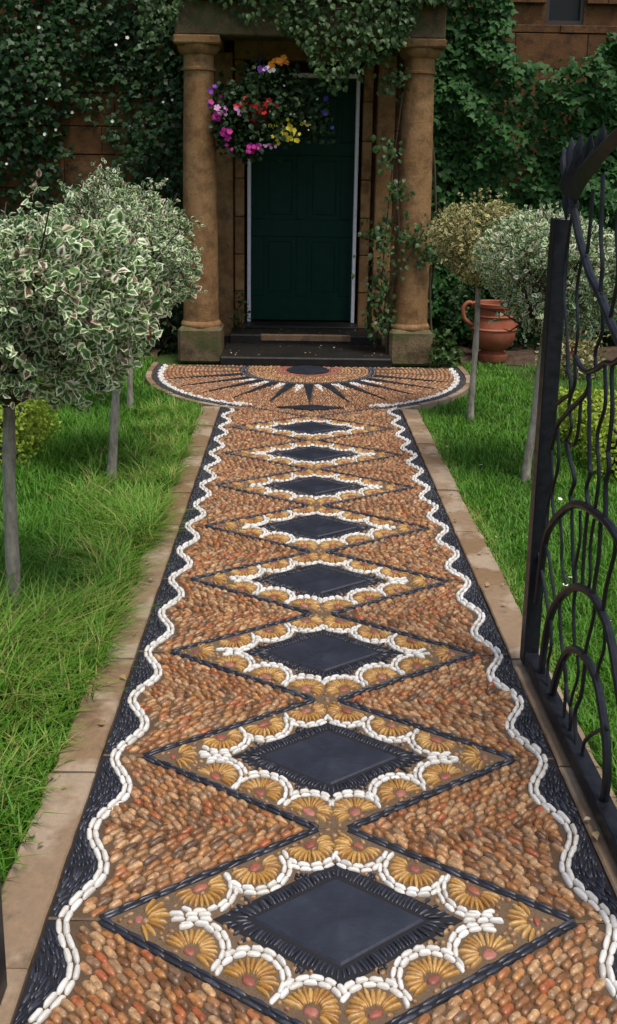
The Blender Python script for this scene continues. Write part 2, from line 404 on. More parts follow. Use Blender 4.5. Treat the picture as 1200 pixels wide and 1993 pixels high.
def instance_mesh(name, tmpl, locs, mats, rnd, extra=None, smooth=True):
    """merge n instances: locs (n,3), mats (n,3,3) columns are local axes"""
    V, F = tmpl
    n, nv = len(locs), len(V)
    W = np.einsum('nij,vj->nvi', mats, V) + locs[:, None, :]
    FF = (F[None] + (np.arange(n) * nv)[:, None, None]).reshape(-1, F.shape[1])
    at = {'rnd': np.repeat(rnd, nv)}
    if extra is not None: at['edge'] = np.tile(extra, n)
    return fast_mesh(name, W.reshape(-1, 3), FF, at, smooth)

LEAF_V = np.array([(0, 0, 0), (0, .35, .04), (0, .7, .0), (0, 1, -.16), (-.25, .2, .1), (-.32, .55, .13), (.25, .2, .1), (.32, .55, .13)])
LEAF_F = np.array([(0, 1, 4), (4, 1, 5), (1, 2, 5), (5, 2, 3), (0, 6, 1), (6, 7, 1), (1, 7, 2), (7, 3, 2)])
LEAF_E = np.array([.25, .05, .1, .95, 1, 1, 1, 1])
LEAF = (LEAF_V, LEAF_F)
IVY_V = np.array([(0, 0, 0), (0, .4, .05), (0, 1, -.1), (-.32, .02, .03), (-.55, .35, .0), (-.22, .6, .03), (.32, .02, .03), (.55, .35, 0), (.22, .6, .03)])
IVY_F = np.array([(0, 1, 3), (3, 1, 4), (1, 5, 4), (1, 2, 5), (0, 6, 1), (6, 7, 1), (1, 7, 8), (1, 8, 2)])
IVY = (IVY_V, IVY_F)

def unit(v):
    return v / np.maximum(np.linalg.norm(v, axis=-1, keepdims=True), 1e-9)
def leaf_frames(axis, normal, size, width=1.0):
    y = unit(axis); x = unit(np.cross(y, normal)); z = np.cross(x, y)
    return np.stack([x * (size * width)[:, None], y * size[:, None], z * size[:, None]], axis=2)

# ================================================================== THE SETTING
L, Y1 = 0.5748, 1.6971
HW, AP = 0.5, 0.034                  # diamond half width at its tips, half gap where the lines cross
EDGE = 0.606                          # half width of the mosaic
Y_START, Y_END = Y1 - L, 6.30
row_y = [Y1 + L * k for k in range(-1, 8)]

ground = MB()
ground.add([(-60, -40, -0.03), (60, -40, -0.03), (60, 60, -0.03), (-60, 60, -0.03)], [(0, 1, 2, 3)])
tag(ground.build('lawn', M['lawn']), kind='structure')

# mortar bed of the path and of the rounded landing
LC, LA, LB, L_BACK = (0.0, 7.45), 1.235, 1.33, 7.69
def landing_r(th):                   # outline, th from +X towards -Y (front)
    return (LC[0] + LA * math.cos(th), LC[1] - LB * math.sin(th))
path = MB()
path.box(-EDGE, EDGE, Y_START - .02, 6.30, -0.06, 0.0)
path_o = tag(path.build('pebble_path', M['mortar']), kind='structure')
lp = [landing_r(PI * k / 60) for k in range(61)]
lp = [(x, y) for x, y in lp if y > 6.303]
lp = [(1.235, L_BACK)] + lp + [(-1.235, L_BACK)]
lm = MB()
nl = len(lp)
lm.add([(x, y, 0.003) for x, y in lp] + [(x, y, -0.06) for x, y in lp],
       [tuple(range(nl))[::-1]] + [(k, (k + 1) % nl, nl + (k + 1) % nl, nl + k) for k in range(nl)])
landing_o = tag(lm.build('landing', M['mortar']), kind='structure')

# ---- pebbles: list of (x, y, angle, length, width, height)
peb = {k: [] for k in ('brown_pebble', 'white_pebble', 'black_pebble', 'ochre_pebble', 'pink_pebble', 'tan_pebble')}
MATOF = {'brown_pebble': 'brown', 'white_pebble': 'white', 'black_pebble': 'black', 'ochre_pebble': 'petal', 'pink_pebble': 'pink', 'tan_pebble': 'tan'}
def P(kind, x, y, a, ln, wd, h):
    peb[kind].append((x, y, a, ln, wd, h))
U = random.uniform
def wave(y):
    return 0.546 + 0.027 * math.cos(4 * PI * (y - Y1) / L) + .002 * math.sin(y * 5.3) + .0015 * math.sin(y * 17.1 + 1)
def wave_d(y):
    return -0.027 * 4 * PI / L * math.sin(4 * PI * (y - Y1) / L)

# wavy white double lines and the black border of stones set on edge
for s in (-1, 1):
    for off in (-0.0074, 0.0074):
        y = Y_START + U(0, .02)
        while y < 6.27:
            sl = wave_d(y); ds = math.hypot(1, sl)
            ln = U(.031, .045)
            ym = y + ln / 2 / ds
            slm = wave_d(ym); dm = math.hypot(1, slm)
            x = wave(ym) + off / dm; yy = ym - off * slm / dm
            P('white_pebble', s * x, yy, math.atan2(1, s * slm), ln * 1.0, U(.0126, .0148), U(.008, .012))
            y += (ln + .0008) / ds
    k = 0
    while k < 9:
        off = 0.0205 + k * 0.0083
        y = Y_START + U(0, .03)
        while y < 6.27:
            ln = U(.022, .038)
            slm = wave_d(y) * max(.25, 1 - k * .07); dm = math.hypot(1, slm)
            x = wave(y) + off + U(-.0015, .0015)
            if x < EDGE - .006 and abs((y - Y1 + L / 2) % L - L / 2) > ln * .55 + .003:
                P('black_pebble', s * x, y, math.atan2(1, s * slm) + U(-.16, .16), ln, U(.0078, .0100), U(.006, .010))
            y += (ln + .001) / dm
        k += 1

nrm = np.array([L / 2, HW - AP]); elen = math.hypot(*nrm); nrm = nrm / elen        # outward normal of the diamond side in the first quadrant
edir = np.array([-(HW - AP), L / 2]) / elen
FANS = [(.298, .085), (.178, .153), (.058, .226)]
R_IN, R_OUT = .0648, .0778
def diamond_hw(v): return HW - (HW - AP) * v / (L / 2)

for yr in row_y + [Y1 + 8 * L]:
    last = yr > 6.0
    # double black lines along the four sides
    for sx in (-1, 1):
        for sy in ((-1,) if last else (-1, 1)):
            for off in (-.0054, .0054):
                s_ = U(0, .01) + (.006 if off > 0 else .0)
                while s_ < elen - .02:
                    ln = U(.034, .050)
                    ln = min(ln, elen - s_)
                    c = np.array([HW, 0]) + edir * (s_ + ln / 2) + nrm * off
                    P('black_pebble', sx * c[0], yr + sy * c[1], math.atan2(sy * edir[1], sx * edir[0]), ln * 1.0, U(.0092, .0112), U(.006, .009))
                    s_ += ln + .0008
            # brown field between the lines and the wave, in rows that follow the line
            k = 0
            while True:
                off = .0215 + k * .0166
                if off > .32: break
                s_ = -.35 + (.0145 if k % 2 else 0) + U(-.004, .004)
                while s_ < elen + .25:
                    ln = U(.027, .041)
                    c = np.array([HW, 0]) + edir * (s_ + ln / 2) + nrm * (off + U(-.002, .002))
                    if 0.008 < c[1] < L / 2 - .001 and not (last and c[1] < .03):
                        wv = wave(yr + sy * c[1])
                        if AP * .4 < c[0] < wv - .0225:
                            P('brown_pebble', sx * c[0], yr + sy * c[1], math.atan2(sy * edir[1], sx * edir[0]) + U(-.13, .13) - sx * sy * .22,
                              ln * U(.92, 1.08), U(.0152, .0188), U(.006, .012))
                    s_ += ln + .0004
                k += 1
    if last: continue
    mark = {k: len(v) for k, v in peb.items()}
    # fans
    fans = [(sx * fx, sy * fy, np.array([-sx * nrm[0], -sy * nrm[1]]), 1.75) for fx, fy in FANS for sx in (-1, 1) for sy in (-1, 1)]
    fans += [(sx * .417, 0.0, np.array([-sx, 0.0]), 1.15) for sx in (-1, 1)]
    fans = [(a + U(-.0035, .0035), b + U(-.003, .003), c, d) for a, b, c, d in fans]
    def near(x, y, me, r):
        return any((x - q[0]) ** 2 + (y - q[1]) ** 2 < r * r for i, q in enumerate(fans) if i != me)
    def inside(x, y, m):
        return (diamond_hw(abs(y)) - abs(x)) * nrm[0] > m
    for i, (fx, fy, nv, span) in enumerate(fans):
        a0 = math.atan2(nv[1], nv[0])
        tip = i >= 12
        P('pink_pebble', fx - nv[0] * .002, yr + fy - nv[1] * .002, a0 + PI / 2, U(.029, .036) * (0.8 if tip else 1), U(.019, .024) * (0.8 if tip else 1), U(.006, .009))
        npet = random.choice((14, 15, 16)) if not tip else 8
        for j in range(npet):
            a = a0 + span * (2 * j / (npet - 1) - 1) + U(-.03, .03)
            r0, r1 = .0185, U(.055, .059)
            if tip: r1 = .062
            cx, cy = fx + math.cos(a) * (r0 + r1) / 2, fy + math.sin(a) * (r0 + r1) / 2
            if inside(cx, cy, .011) and not near(cx, cy, i, .047):
                P('ochre_pebble', cx, yr + cy, a, (r1 - r0) * 1.03, U(.0082, .0108), U(.008, .012))
        if tip: continue
        for rr, mn in ((R_IN, .0595), (R_OUT, .0735)):
            a = -2.3
            while a < 2.3:
                da = U(.024, .031) / rr
                am = a0 + a + da / 2
                cx, cy = fx + math.cos(am) * rr, fy + math.sin(am) * rr
                if inside(cx, cy, .026) and abs(cx) < .335 and not (abs(cy) < .019 and abs(cx) > .25) and not near(cx, cy, i, mn) and not (abs(cx) < .03 and abs(cy) > .197) and abs(a + da / 2) < (2.3 if abs(fx) > .25 and abs(cy) < .06 else 1.75):
                    P('white_pebble', cx, yr + cy, am + PI / 2, da * rr * .99, U(.0108, .0132), U(.007, .011))
                a += da
    # white rows leading into the tips
    for sx in (-1, 1):
        for yy in (-.0135, 0, .0135):
            x = .262 + abs(yy) * .3
            while x < .325:
                ln = U(.024, .034)
                P('white_pebble', sx * (x + ln / 2), yr + yy, U(-.1, .1), ln, U(.011, .013), U(.008, .012))
                x += ln + .002
    # small tan stones packed into what the fans leave free
    taken = []
    for kk_ in ('white_pebble', 'ochre_pebble', 'pink_pebble'):
        for q in peb[kk_][mark[kk_]:]:
            ca_, sa2 = math.cos(q[2]), math.sin(q[2])
            for f_ in (-.3, 0, .3):
                taken.append((q[0] + ca_ * q[3] * f_, q[1] - yr + sa2 * q[3] * f_, q[4] * .5))
    tk = np.array(taken)
    new = []
    for _ in range(2600):
        v = U(-L / 2, L / 2); x = U(-HW, HW)
        if not inside(x, v, .0155): continue
        if abs(x) / .262 + abs(v) / .172 < 1.0: continue
        wd_ = U(.008, .0115)
        if (np.hypot(tk[:, 0] - x, tk[:, 1] - v) < tk[:, 2] + wd_ * .55).any(): continue
        if any((x - q[0]) ** 2 + (v - q[1]) ** 2 < .0122 ** 2 for q in new): continue
        new.append((x, v))
        P('tan_pebble', x, yr + v, math.atan2((1 if v > 0 else -1) * edir[1], (1 if x > 0 else -1) * edir[0]) + U(-.4, .4), wd_ * U(1.15, 1.6), wd_, U(.006, .009))
    # slate lozenge and the thin black stones standing around it
    sa, sb = .184, .123
    for sx in (-1, 1):
        for sy in (-1, 1):
            A, B = np.array([sa, 0]), np.array([0, sb]); ll = np.linalg.norm(B - A); d = (B - A) / ll; nn = np.array([sb, sa]) / math.hypot(sa, sb)
            m = int(ll / .0088)
            for j in range(m):
                u = (j + .5) / m
                base = A + d * ll * u
                aw = max(0, 1 - u / .16); bw = max(0, 1 - (1 - u) / .16)
                dr = unit(nn + np.array([1.2 * aw, 0]) - np.array([nn[0] * bw * .9, -.2 * bw]) - np.array([0, nn[1] * aw * .8]))
                st = .005
                for _ in range(3):
                    end = st
                    while end < .075:
                        q = base + dr * (end + .003)
                        if any((q[0] - f[0]) ** 2 + (q[1] - f[1]) ** 2 < .0885 ** 2 for f in FANS) or (q[1] < .018 and q[0] > .252): break
                        end += .002
                    ln = min(end - st, U(.028, .038))
                    if ln < .009: break
                    c = base + dr * (st + ln / 2)
                    P('black_pebble', sx * c[0], yr + sy * c[1], math.atan2(sy * dr[1], sx * dr[0]) + U(-.08, .08), ln, U(.0068, .0085), U(.006, .010))
                    st += ln + .0015
                    if end - st < .012: break
tm_ = MB()
for yr in row_y:
    tm_.add([(HW, yr, .0015), (AP, yr + L / 2 - .0005, .0015), (-AP, yr + L / 2 - .0005, .0015), (-HW, yr, .0015), (-AP, yr - L / 2 + .0005, .0015), (AP, yr - L / 2 + .0005, .0015)], [tuple(range(6))])
    for s in (-1, 1):            # joint between two cast panels
        q = [(s * HW, yr - .004, .0015), (s * (EDGE - .002), yr - .004, .0035), (s * (EDGE - .002), yr + .004, .0035), (s * HW, yr + .004, .0015)]
        tm_.add(q if s > 0 else q[::-1], [(0, 1, 2, 3)])
tm_.build('tan_mortar', M['tan_mortar'], path_o)
dg = MB()
for s in (-1, 1):
    m = 260
    ys = np.linspace(Y_START, 6.29, m)
    V = [(s * (wave(y) + .012), y, .0025) for y in ys] + [(s * (EDGE - .001), y, .0025) for y in ys]
    dg.add(V, [((k, k + 1, m + k + 1, m + k) if s < 0 else (k, m + k, m + k + 1, k + 1)) for k in range(m - 1)])
for yr in row_y:
    dg.add([(.262, yr, .003), (0, yr + .172, .003), (-.262, yr, .003), (0, yr - .172, .003)], [(0, 1, 2, 3)])
for yr in row_y:
    for sx in (-1, 1):
        for sy in (-1, 1):
            q = []
            for along, off in ((.004, -.010), (elen - .004, -.010), (elen - .004, .010), (.004, .010)):
                c = np.array([HW, 0]) + edir * along + nrm * off
                q.append((sx * c[0], yr + sy * c[1], .0028 + .0003 * sx + .0001 * sy))
            dg.add(q if sx * sy < 0 else q[::-1], [(0, 1, 2, 3)])
dg.build('dark_grout', M['grout'], path_o)
slate_me = None
for yr in row_y:
    if slate_me is None:
        a, b, h, c = .181, .120, .007, .004
        V = [(a, 0, -.01), (0, b, -.01), (-a, 0, -.01), (0, -b, -.01), (a, 0, h - c), (0, b, h - c), (-a, 0, h - c), (0, -b, h - c),
             (a - 1.7 * c, 0, h), (0, b - 1.3 * c, h), (-a + 1.7 * c, 0, h), (0, -b + 1.3 * c, h)]
        F = [(8, 9, 10, 11)] + [(k, (k + 1) % 4, 4 + (k + 1) % 4, 4 + k) for k in range(4)] + [(4 + k, 4 + (k + 1) % 4, 8 + (k + 1) % 4, 8 + k) for k in range(4)]
        slate_me = MB().add(V, F).mesh('slate_lozenge')
    link('slate_lozenge', slate_me, M['slate'], path_o, (0, yr, 0))

# ---- the landing: a half sun
SC = (-0.005, 7.53)
def in_landing(x, y, m):
    if y > L_BACK - .01: return False
    if y > LC[1]: return abs(x) < LA - m
    return ((x - LC[0]) / (LA - m)) ** 2 + ((y - LC[1]) / (LB - m)) ** 2 < 1
NR = 13
ray_ang = [-PI / 2 + (k - 10) * (PI / NR) for k in range(21)]
def in_ray(r, a):
    if not .53 < r < 1.17: return 0
    best = min(ray_ang, key=lambda q: abs((a - q + PI) % (2 * PI) - PI))
    da = abs((a - best + PI) % (2 * PI) - PI)
    w = .036 * (1.17 - r) / .63
    if da * r < w + .008: return 1
    if .555 < r < .80 and -2.45 < a - (2 * PI if a > PI else 0) < -.69:
        db = PI / NR / 2 - da
        if abs(db) * r < .034 * (.80 - r) / .25: return 2
    return 0
landing_pebbles = []
r = .195
lk = 0
while r < 1.75:
    ln, wd = (.030, .0155)
    if r < .50: ln, wd = (.026, .017)
    circ = 2 * PI * r
    m = int(circ / (wd + .0012))
    for j in range(m):
        a = 2 * PI * (j + .5 * (lk % 2)) / m
        x, y = SC[0] + r * math.cos(a), SC[1] + r * math.sin(a)
        if not in_landing(x, y, .082 if abs(x) > .50 else -.12): continue
        if y < 6.285 and abs(x) > diamond_hw(max(0, Y1 + 8 * L - y)) - .05: continue
        if abs(x) < .24 * max(0, 1 - abs(y - 6.245) / .085): continue
        kind = 'brown_pebble'
        if r < .27: kind = 'pink_pebble'
        elif r < .50: kind = 'ochre_pebble' if random.random() < .15 else 'brown_pebble'
        elif r < .548: kind = 'black_pebble'
        else:
            q = in_ray(r, a)
            if q == 1: continue
            if q == 2: kind = 'white_pebble'
        P(kind, x + U(-.005, .005), y + U(-.005, .005), a + U(-.3, .3), ln * U(.8, 1.1), wd * U(.85, 1.1), U(.006, .009))
    r += ln + .002
    lk += 1
# sun rays and dark centre as cut slate pieces
def poly_prism(pts, z0, z1):
    n = len(pts)
    return MB().add([(x, y, z0) for x, y in pts] + [(x, y, z1) for x, y in pts],
                    [tuple(range(n))[::-1], tuple(range(n, 2 * n))] + [(k, (k + 1) % n, n + (k + 1) % n, n + k) for k in range(n)])
for a in ray_ang:
    ca, sa_ = math.cos(a), math.sin(a)
    tipx, tipy = SC[0] + ca * 1.17, SC[1] + sa_ * 1.17
    if tipy > L_BACK - .03 or not in_landing(tipx, tipy, .09): continue
    pts = [(SC[0] + ca * rr - sa_ * w, SC[1] + sa_ * rr + ca * w) for rr, w in ((.556, -.034), (.86, -.017), (1.15, 0), (.86, .017), (.556, .034))]
    poly_prism(pts, -.01, .0095 + U(0, .002)).build('sun_ray', M['slate'], landing_o)
cc = [(SC[0] + .17 * math.cos(w), SC[1] + .17 * math.sin(w)) for w in np.linspace(0, 2 * PI, 33)[:-1]]
poly_prism(cc, -.01, .010).build('sun_centre', M['slate'], landing_o)
link('slate_lozenge', poly_prism([(.225, 0), (0, .075), (-.225, 0), (0, -.075)], -.01, .0105).mesh('small_lozenge'), M['slate'], landing_o, (0, 6.245, 0))
# wavy white border and black rim round the landing
th0 = math.asin((LC[1] - 6.30) / (LB - .06))
for s in (-1, 1):
    for off in (-.008, .008):
        pts = []
        for k in range(400):
            u = k / 399
            th = -.26 + u * (th0 + .26 + .03)
            if th < 0:
                bx, by, nx, ny = LA, LC[1] - th * LB, 1, 0
            else:
                bx, by = LC[0] + LA * math.cos(th), LC[1] - LB * math.sin(th)
                nx, ny = math.cos(th), -math.sin(th)
            w = -.066 + .018 * math.cos(u * 2 * PI * 15) + off
            pts.append((bx + nx * w, by + ny * w))
        k0 = 0
        while k0 < 398:
            ln, k1 = U(.028, .036), k0
            acc = 0
            while acc < ln and k1 < 399:
                acc += math.dist(pts[k1], pts[k1 + 1]); k1 += 1
            a, b = pts[k0], pts[k1]
            if a[1] < L_BACK - .01 and b[1] < L_BACK - .01:
                P('white_pebble', s * (a[0] + b[0]) / 2, (a[1] + b[1]) / 2, math.atan2(b[1] - a[1], s * (b[0] - a[0])), acc * .95, U(.014, .017), .014)
            k0 = k1
    for off in (-.010, -.021, -.032, -.042):
        th = -.24
        while th < th0 + .05:
            if th < 0: x, y, ta = LA + off, LC[1] - th * LB, PI / 2
            else:
                x, y = LC[0] + (LA + off) * math.cos(th), LC[1] - (LB + off) * math.sin(th)
                ta = math.atan2(-LB * math.cos(th), -LA * math.sin(th))
            if y < L_BACK - .02:
                P('black_pebble', s * x, y, ta if s > 0 else PI - ta, .036, .0105, .011)
            th += .029
    # the white curl that turns inwards where landing and path meet
    for cxy, kk in (((.50, 6.335), 0), ((.47, 6.325), 0), ((.44, 6.318), 0), ((.41, 6.31), 0), ((.52, 6.355), 1), ((.49, 6.352), 0), ((.46, 6.342), 0), ((.535, 6.32), 1)):
        P('white_pebble', s * cxy[0], cxy[1], s * .3 + kk, .03, .014, .015)
# small ochre filling behind the small lozenge's place
CAMX = -0.1
for kind, lst in peb.items():
    arr = np.array(lst)
    y = arr[:, 1]
    px = np.abs((arr[:, 0] - CAMX) / (y + 0.4))
    vis = (y > 1.43) & (px < 0.40)
    area = arr[:, 3] * arr[:, 4] / np.maximum(y, .5) ** 3
    order = np.argsort(np.where(vis, -area, 1e3 + y))
    if kind == 'brown_pebble': order = np.argsort(np.where(vis, y + 0 * area, 1e3 + y))
    if kind in ('white_pebble', 'black_pebble', 'ochre_pebble', 'tan_pebble'): order = np.argsort(np.where(vis, y, 1e3 + y))
    single = order[:300]; rest = order[300:]
    mat = M[MATOF[kind]]
    tm = []
    HI = PEB_SQ if kind in ('white_pebble', 'brown_pebble') else PEB_HI
    for tv, tf in HI:
        me = fast_mesh(kind, tv, tf, {'rnd': np.zeros(len(tv))}); me.materials.append(mat); tm.append(me)
    for q, i in enumerate(single):
        x, yy, a, ln, wd, h = arr[i]
        par = path_o if yy < 6.29 else landing_o
        o = link(kind, tm[q % 4], None, par)
        o.location = (x, yy, 0); o.rotation_euler = (U(-.08, .08), U(-.08, .08), a); o.scale = (ln, wd, h)
    for lab, sel, par in (('path', rest[y[rest] < 6.29], path_o), ('landing', rest[y[rest] >= 6.29], landing_o)):
        for near_, tset in ((True, HI), (False, PEB_LO)):
            for v in range(4):
                idx = sel[(y[sel] < 4.2) == near_]
                idx = idx[v::4]
                if not len(idx): continue
                A = arr[idx]; n = len(idx)
                ca, sa_ = np.cos(A[:, 2]), np.sin(A[:, 2])
                mats = np.zeros((n, 3, 3))
                mats[:, 0, 0] = ca * A[:, 3]; mats[:, 1, 0] = sa_ * A[:, 3]
                mats[:, 0, 1] = -sa_ * A[:, 4]; mats[:, 1, 1] = ca * A[:, 4]
                tilt = rng.normal(0, .07, (n, 2))
                mats[:, 2, 0] = tilt[:, 0] * A[:, 3]; mats[:, 2, 1] = tilt[:, 1] * A[:, 4]
                mats[:, 2, 2] = A[:, 5]
                locs = np.stack([A[:, 0], A[:, 1], np.zeros(n) + (.003 if par is landing_o else 0)], 1)
                me = instance_mesh(kind, tset[v], locs, mats, rng.random(n))
                tag(link(kind, me, mat, par), kind='stuff')

# ---- kerb stones
def kerb_stone(x0, x1, y0, y1, z, par):
    w, l, n = x1 - x0, y1 - y0, 14
    V, F = [], []
    for k in range(n + 1):
        u = k / n
        endb = .003 if k in (0, n) else 0
        ja, jb = U(-.0035, .0025), U(-.001, .001)
        if random.random() < .12: ja += U(.003, .008)
        ring = [(ja, -.09), (ja, -.008), (ja + .006, -.001 - endb + U(-.0012, .0012)), (w * .5, U(-.0012, .0008) - endb), (w - .004 + jb, -.001 - endb), (w + jb, -.006), (w + jb, -.09)]
        V += [(x, l * u, zz) for x, zz in ring]
    m = 7
    for k in range(n):
        for a in range(m - 1):
            F.append((k * m + a, k * m + a + 1, (k + 1) * m + a + 1, (k + 1) * m + a))
    F += [tuple(range(m))[::-1], tuple(n * m + a for a in range(m))]
    if x0 > 0:          # rough side faces the lawn
        V = [(w - x, y, zz) for x, y, zz in V]; F = [f[::-1] for f in F]
    o = MB().add(V, F).build('kerb_stone', M['kerb'], par)
    o.location = (x0, y0, z); o.rotation_euler = (U(-.006, .006), U(-.012, .012), U(-.004, .004))
kerbL = empty('kerb', (0, 0, 0)); tag(kerbL, kind='structure')
js = [1.0, 1.565, 2.196, 2.79, 3.36, 3.92, 4.45, 4.92, 5.27, 5.735, 6.235]
for a, b in zip(js[:-1], js[1:]):
    kerb_stone(-.728 + U(-.004, .006), -EDGE - .005, a + .004, b - .004, .007 + U(-.002, .004), kerbL)
kerbR = empty('kerb', (0, 0, 0)); tag(kerbR, kind='structure')
js = [1.0, 1.62, 2.24, 2.82, 3.394, 3.965, 4.534, 4.97, 5.383, 5.80, 6.235]
for a, b in zip(js[:-1], js[1:]):
    kerb_stone(EDGE + .005, .722 + U(-.004, .006), a + .004, b - .004, .007 + U(-.002, .004), kerbR)
# curved edging bricks round the landing
rim = tag(empty('landing_edging'), kind='structure')
for s in (-1, 1):
    th = -.24
    while th < th0 - .02:
        d = .13
        q = []
        for rr in (.006, .048):
            for t_ in (th + .004, th + d - .004):
                if t_ < 0: q.append((LA + rr, LC[1] - t_ * LB))
                else: q.append((LC[0] + (LA + rr) * math.cos(t_), LC[1] - (LB + rr) * math.sin(t_)))
        pts = [q[0], q[1], q[3], q[2]]
        pts = [(s * x, y) for x, y in pts]
        if s < 0: pts = pts[::-1]
        poly_prism(pts[::-1], -.06, .008 + U(-.003, .003)).build('edging_stone', M['kerb'], rim)
        th += d
# paving under and behind the viewer, soil of the wall beds
tag(MB().box(-.735, .735, -6, 1.085, -.06, .002).build('pavement', M['kerb']), kind='structure')
for name, x0, x1 in (('flower_bed', -3.6, -1.30), ('flower_bed', 1.32, 3.8)):
    n = 24
    V = []; F = []
    for j in range(8):
        for i in range(n):
            V.append((x0 + (x1 - x0) * i / (n - 1), 7.98 + .14 * j + (U(-.06, .06) if j == 0 else 0), (-.025 if j == 0 else .01 + .03 * U(0, 1))))
    for j in range(7):
        for i in range(n - 1):
            F.append((j * n + i, j * n + i + 1, (j + 1) * n + i + 1, (j + 1) * n + i))
    tag(MB().add(V, F).build(name, M['soil'], smooth=True), kind='structure')

# ================================================================== HOUSE
WY = 9.0
house = tag(empty('stone_house', (0, WY, 0)), 'ham stone house front with small window, mostly hidden by climbers', 'house')
def hb(name, mat, b, par=house, smooth=False):
    o = b.build(name, mat, par, smooth); o.location = (0, -WY, 0) if par is house else (0, 0, 0); return o
core = MB()
for x0, x1, z0, z1 in ((-6, -.68, 0, 4.6), (.56, 6, 0, 2.90), (-.68, .56, 2.62, 4.6), (.56, 2.10, 2.9, 4.6), (2.44, 6, 2.9, 4.6), (2.10, 2.44, 3.5, 4.6)):
    core.box(x0, x1, WY + .05, WY + .5, z0, z1)
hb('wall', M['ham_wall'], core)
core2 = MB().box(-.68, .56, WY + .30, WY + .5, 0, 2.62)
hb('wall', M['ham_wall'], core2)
# ashlar blocks proud of the core
z = 0.0; course = 0
while z < 3.3:
    ch = [.27, .31, .25, .29][course % 4]
    for lo, hi in ((-3.4, -.69), (.57, 3.5)):
        x = lo - U(0, .3)
        while x < hi:
            w = U(.42, .68)
            x0, x1 = max(x, lo), min(x + w, hi)
            if x1 - x0 > .12:
                segs = [(x0, x1)]
                if z + ch > 2.90 and z < 3.5:
                    segs = []
                    if x0 < 2.09: segs.append((x0, min(x1, 2.09)))
                    if x1 > 2.45: segs.append((max(x0, 2.45), x1))
                zt = z + ch - .008
                if x1 > 2.09 and x0 < 2.45 and z < 2.90 < z + ch: zt = 2.885; segs = [(x0, x1)]
                for a, b in segs:
                    if b - a > .03:
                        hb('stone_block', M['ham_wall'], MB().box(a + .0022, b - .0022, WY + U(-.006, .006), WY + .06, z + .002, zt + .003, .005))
            x += w
    z += ch; course += 1
wf = MB()
for a in ((2.10, 2.13, 2.90, 3.5), (2.41, 2.44, 2.90, 3.5), (2.13, 2.41, 2.90, 2.935)):
    wf.box(a[0], a[1], WY + .06, WY + .12, a[2], a[3])
w_o = hb('window', M['lead'], wf)
gl = MB().box(2.13, 2.41, WY + .09, WY + .1, 2.935, 3.5).build('pane', M['glass'], w_o)

# porch: columns, entablature, steps
porch = tag(empty('stone_porch', (0, 8.05, 0)), 'weathered stone porch on two round columns over dark steps', 'porch')
def pb(name, mat, b, par=None, smooth=False):
    o = b.build(name, mat, par or porch, smooth)
    o.location = (0, -8.05, 0) if par is None else (0, 0, 0)
    return o
for cx in (-.915, .862):
    cy = 8.05
    sh = []
    zz = np.linspace(.33, 2.34, 14)
    for z_ in zz:
        u = (z_ - .33) / 2.01
        sh.append((.148 - .027 * u ** 1.3 + .004 * math.sin(PI * u), z_))
    sh = [(.17, .285), (.172, .30), (.165, .315), (.151, .33)] + sh[1:]
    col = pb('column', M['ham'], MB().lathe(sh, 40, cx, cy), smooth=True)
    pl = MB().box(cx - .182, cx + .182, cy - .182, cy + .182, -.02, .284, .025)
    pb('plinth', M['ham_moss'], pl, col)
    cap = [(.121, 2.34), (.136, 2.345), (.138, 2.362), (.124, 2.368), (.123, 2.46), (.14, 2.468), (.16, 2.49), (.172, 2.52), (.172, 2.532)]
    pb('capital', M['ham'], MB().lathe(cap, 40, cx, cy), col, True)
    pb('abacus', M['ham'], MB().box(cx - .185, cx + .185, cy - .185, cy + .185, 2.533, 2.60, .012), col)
ent = MB()
ent.box(-1.09, 1.04, 7.895, 8.21, 2.602, 2.86, .01)
ent.box(-1.09, -.78, 8.212, WY + .0, 2.602, 2.86); ent.box(.73, 1.04, 8.212, WY, 2.602, 2.86)
pb('entablature', M['ham_moss'], ent)
pb('cornice', M['ham_moss'], MB().box(-1.15, 1.10, 7.83, WY + .02, 2.862, 2.95, .02))
pb('parapet', M['ham_moss'], MB().box(-1.07, 1.02, 7.90, WY + .02, 2.952, 3.35, .015))
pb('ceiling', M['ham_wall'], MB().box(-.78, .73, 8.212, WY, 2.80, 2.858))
# pilasters behind the columns and door surround
for x0, x1 in ((-.86, -.70), (.60, .76)):
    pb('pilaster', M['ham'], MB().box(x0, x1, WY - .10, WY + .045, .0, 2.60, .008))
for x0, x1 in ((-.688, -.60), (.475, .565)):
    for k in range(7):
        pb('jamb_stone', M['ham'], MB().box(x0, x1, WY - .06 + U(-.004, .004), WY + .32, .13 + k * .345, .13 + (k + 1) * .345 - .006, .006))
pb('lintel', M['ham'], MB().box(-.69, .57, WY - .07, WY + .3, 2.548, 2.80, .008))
s1 = pb('step', M['wetstone'], MB().box(-.73, .69, 7.70, 8.42, -.03, .075, .012))
s1n = pb('step', M['wetstone'], MB().box(-.70, .66, 8.36, 8.78, .0, .155, .012))
pb('step_edge', M['sill'], MB().box(-.42, .38, 8.352, 8.40, .10, .158, .006), s1n)
pb('threshold', M['wetstone'], MB().box(-.60, .475, 8.72, 9.3, .0, .178, .01))
pb('porch_floor', M['wetstone'], MB().box(-1.06, 1.02, 8.0, 8.99, -.03, .05))

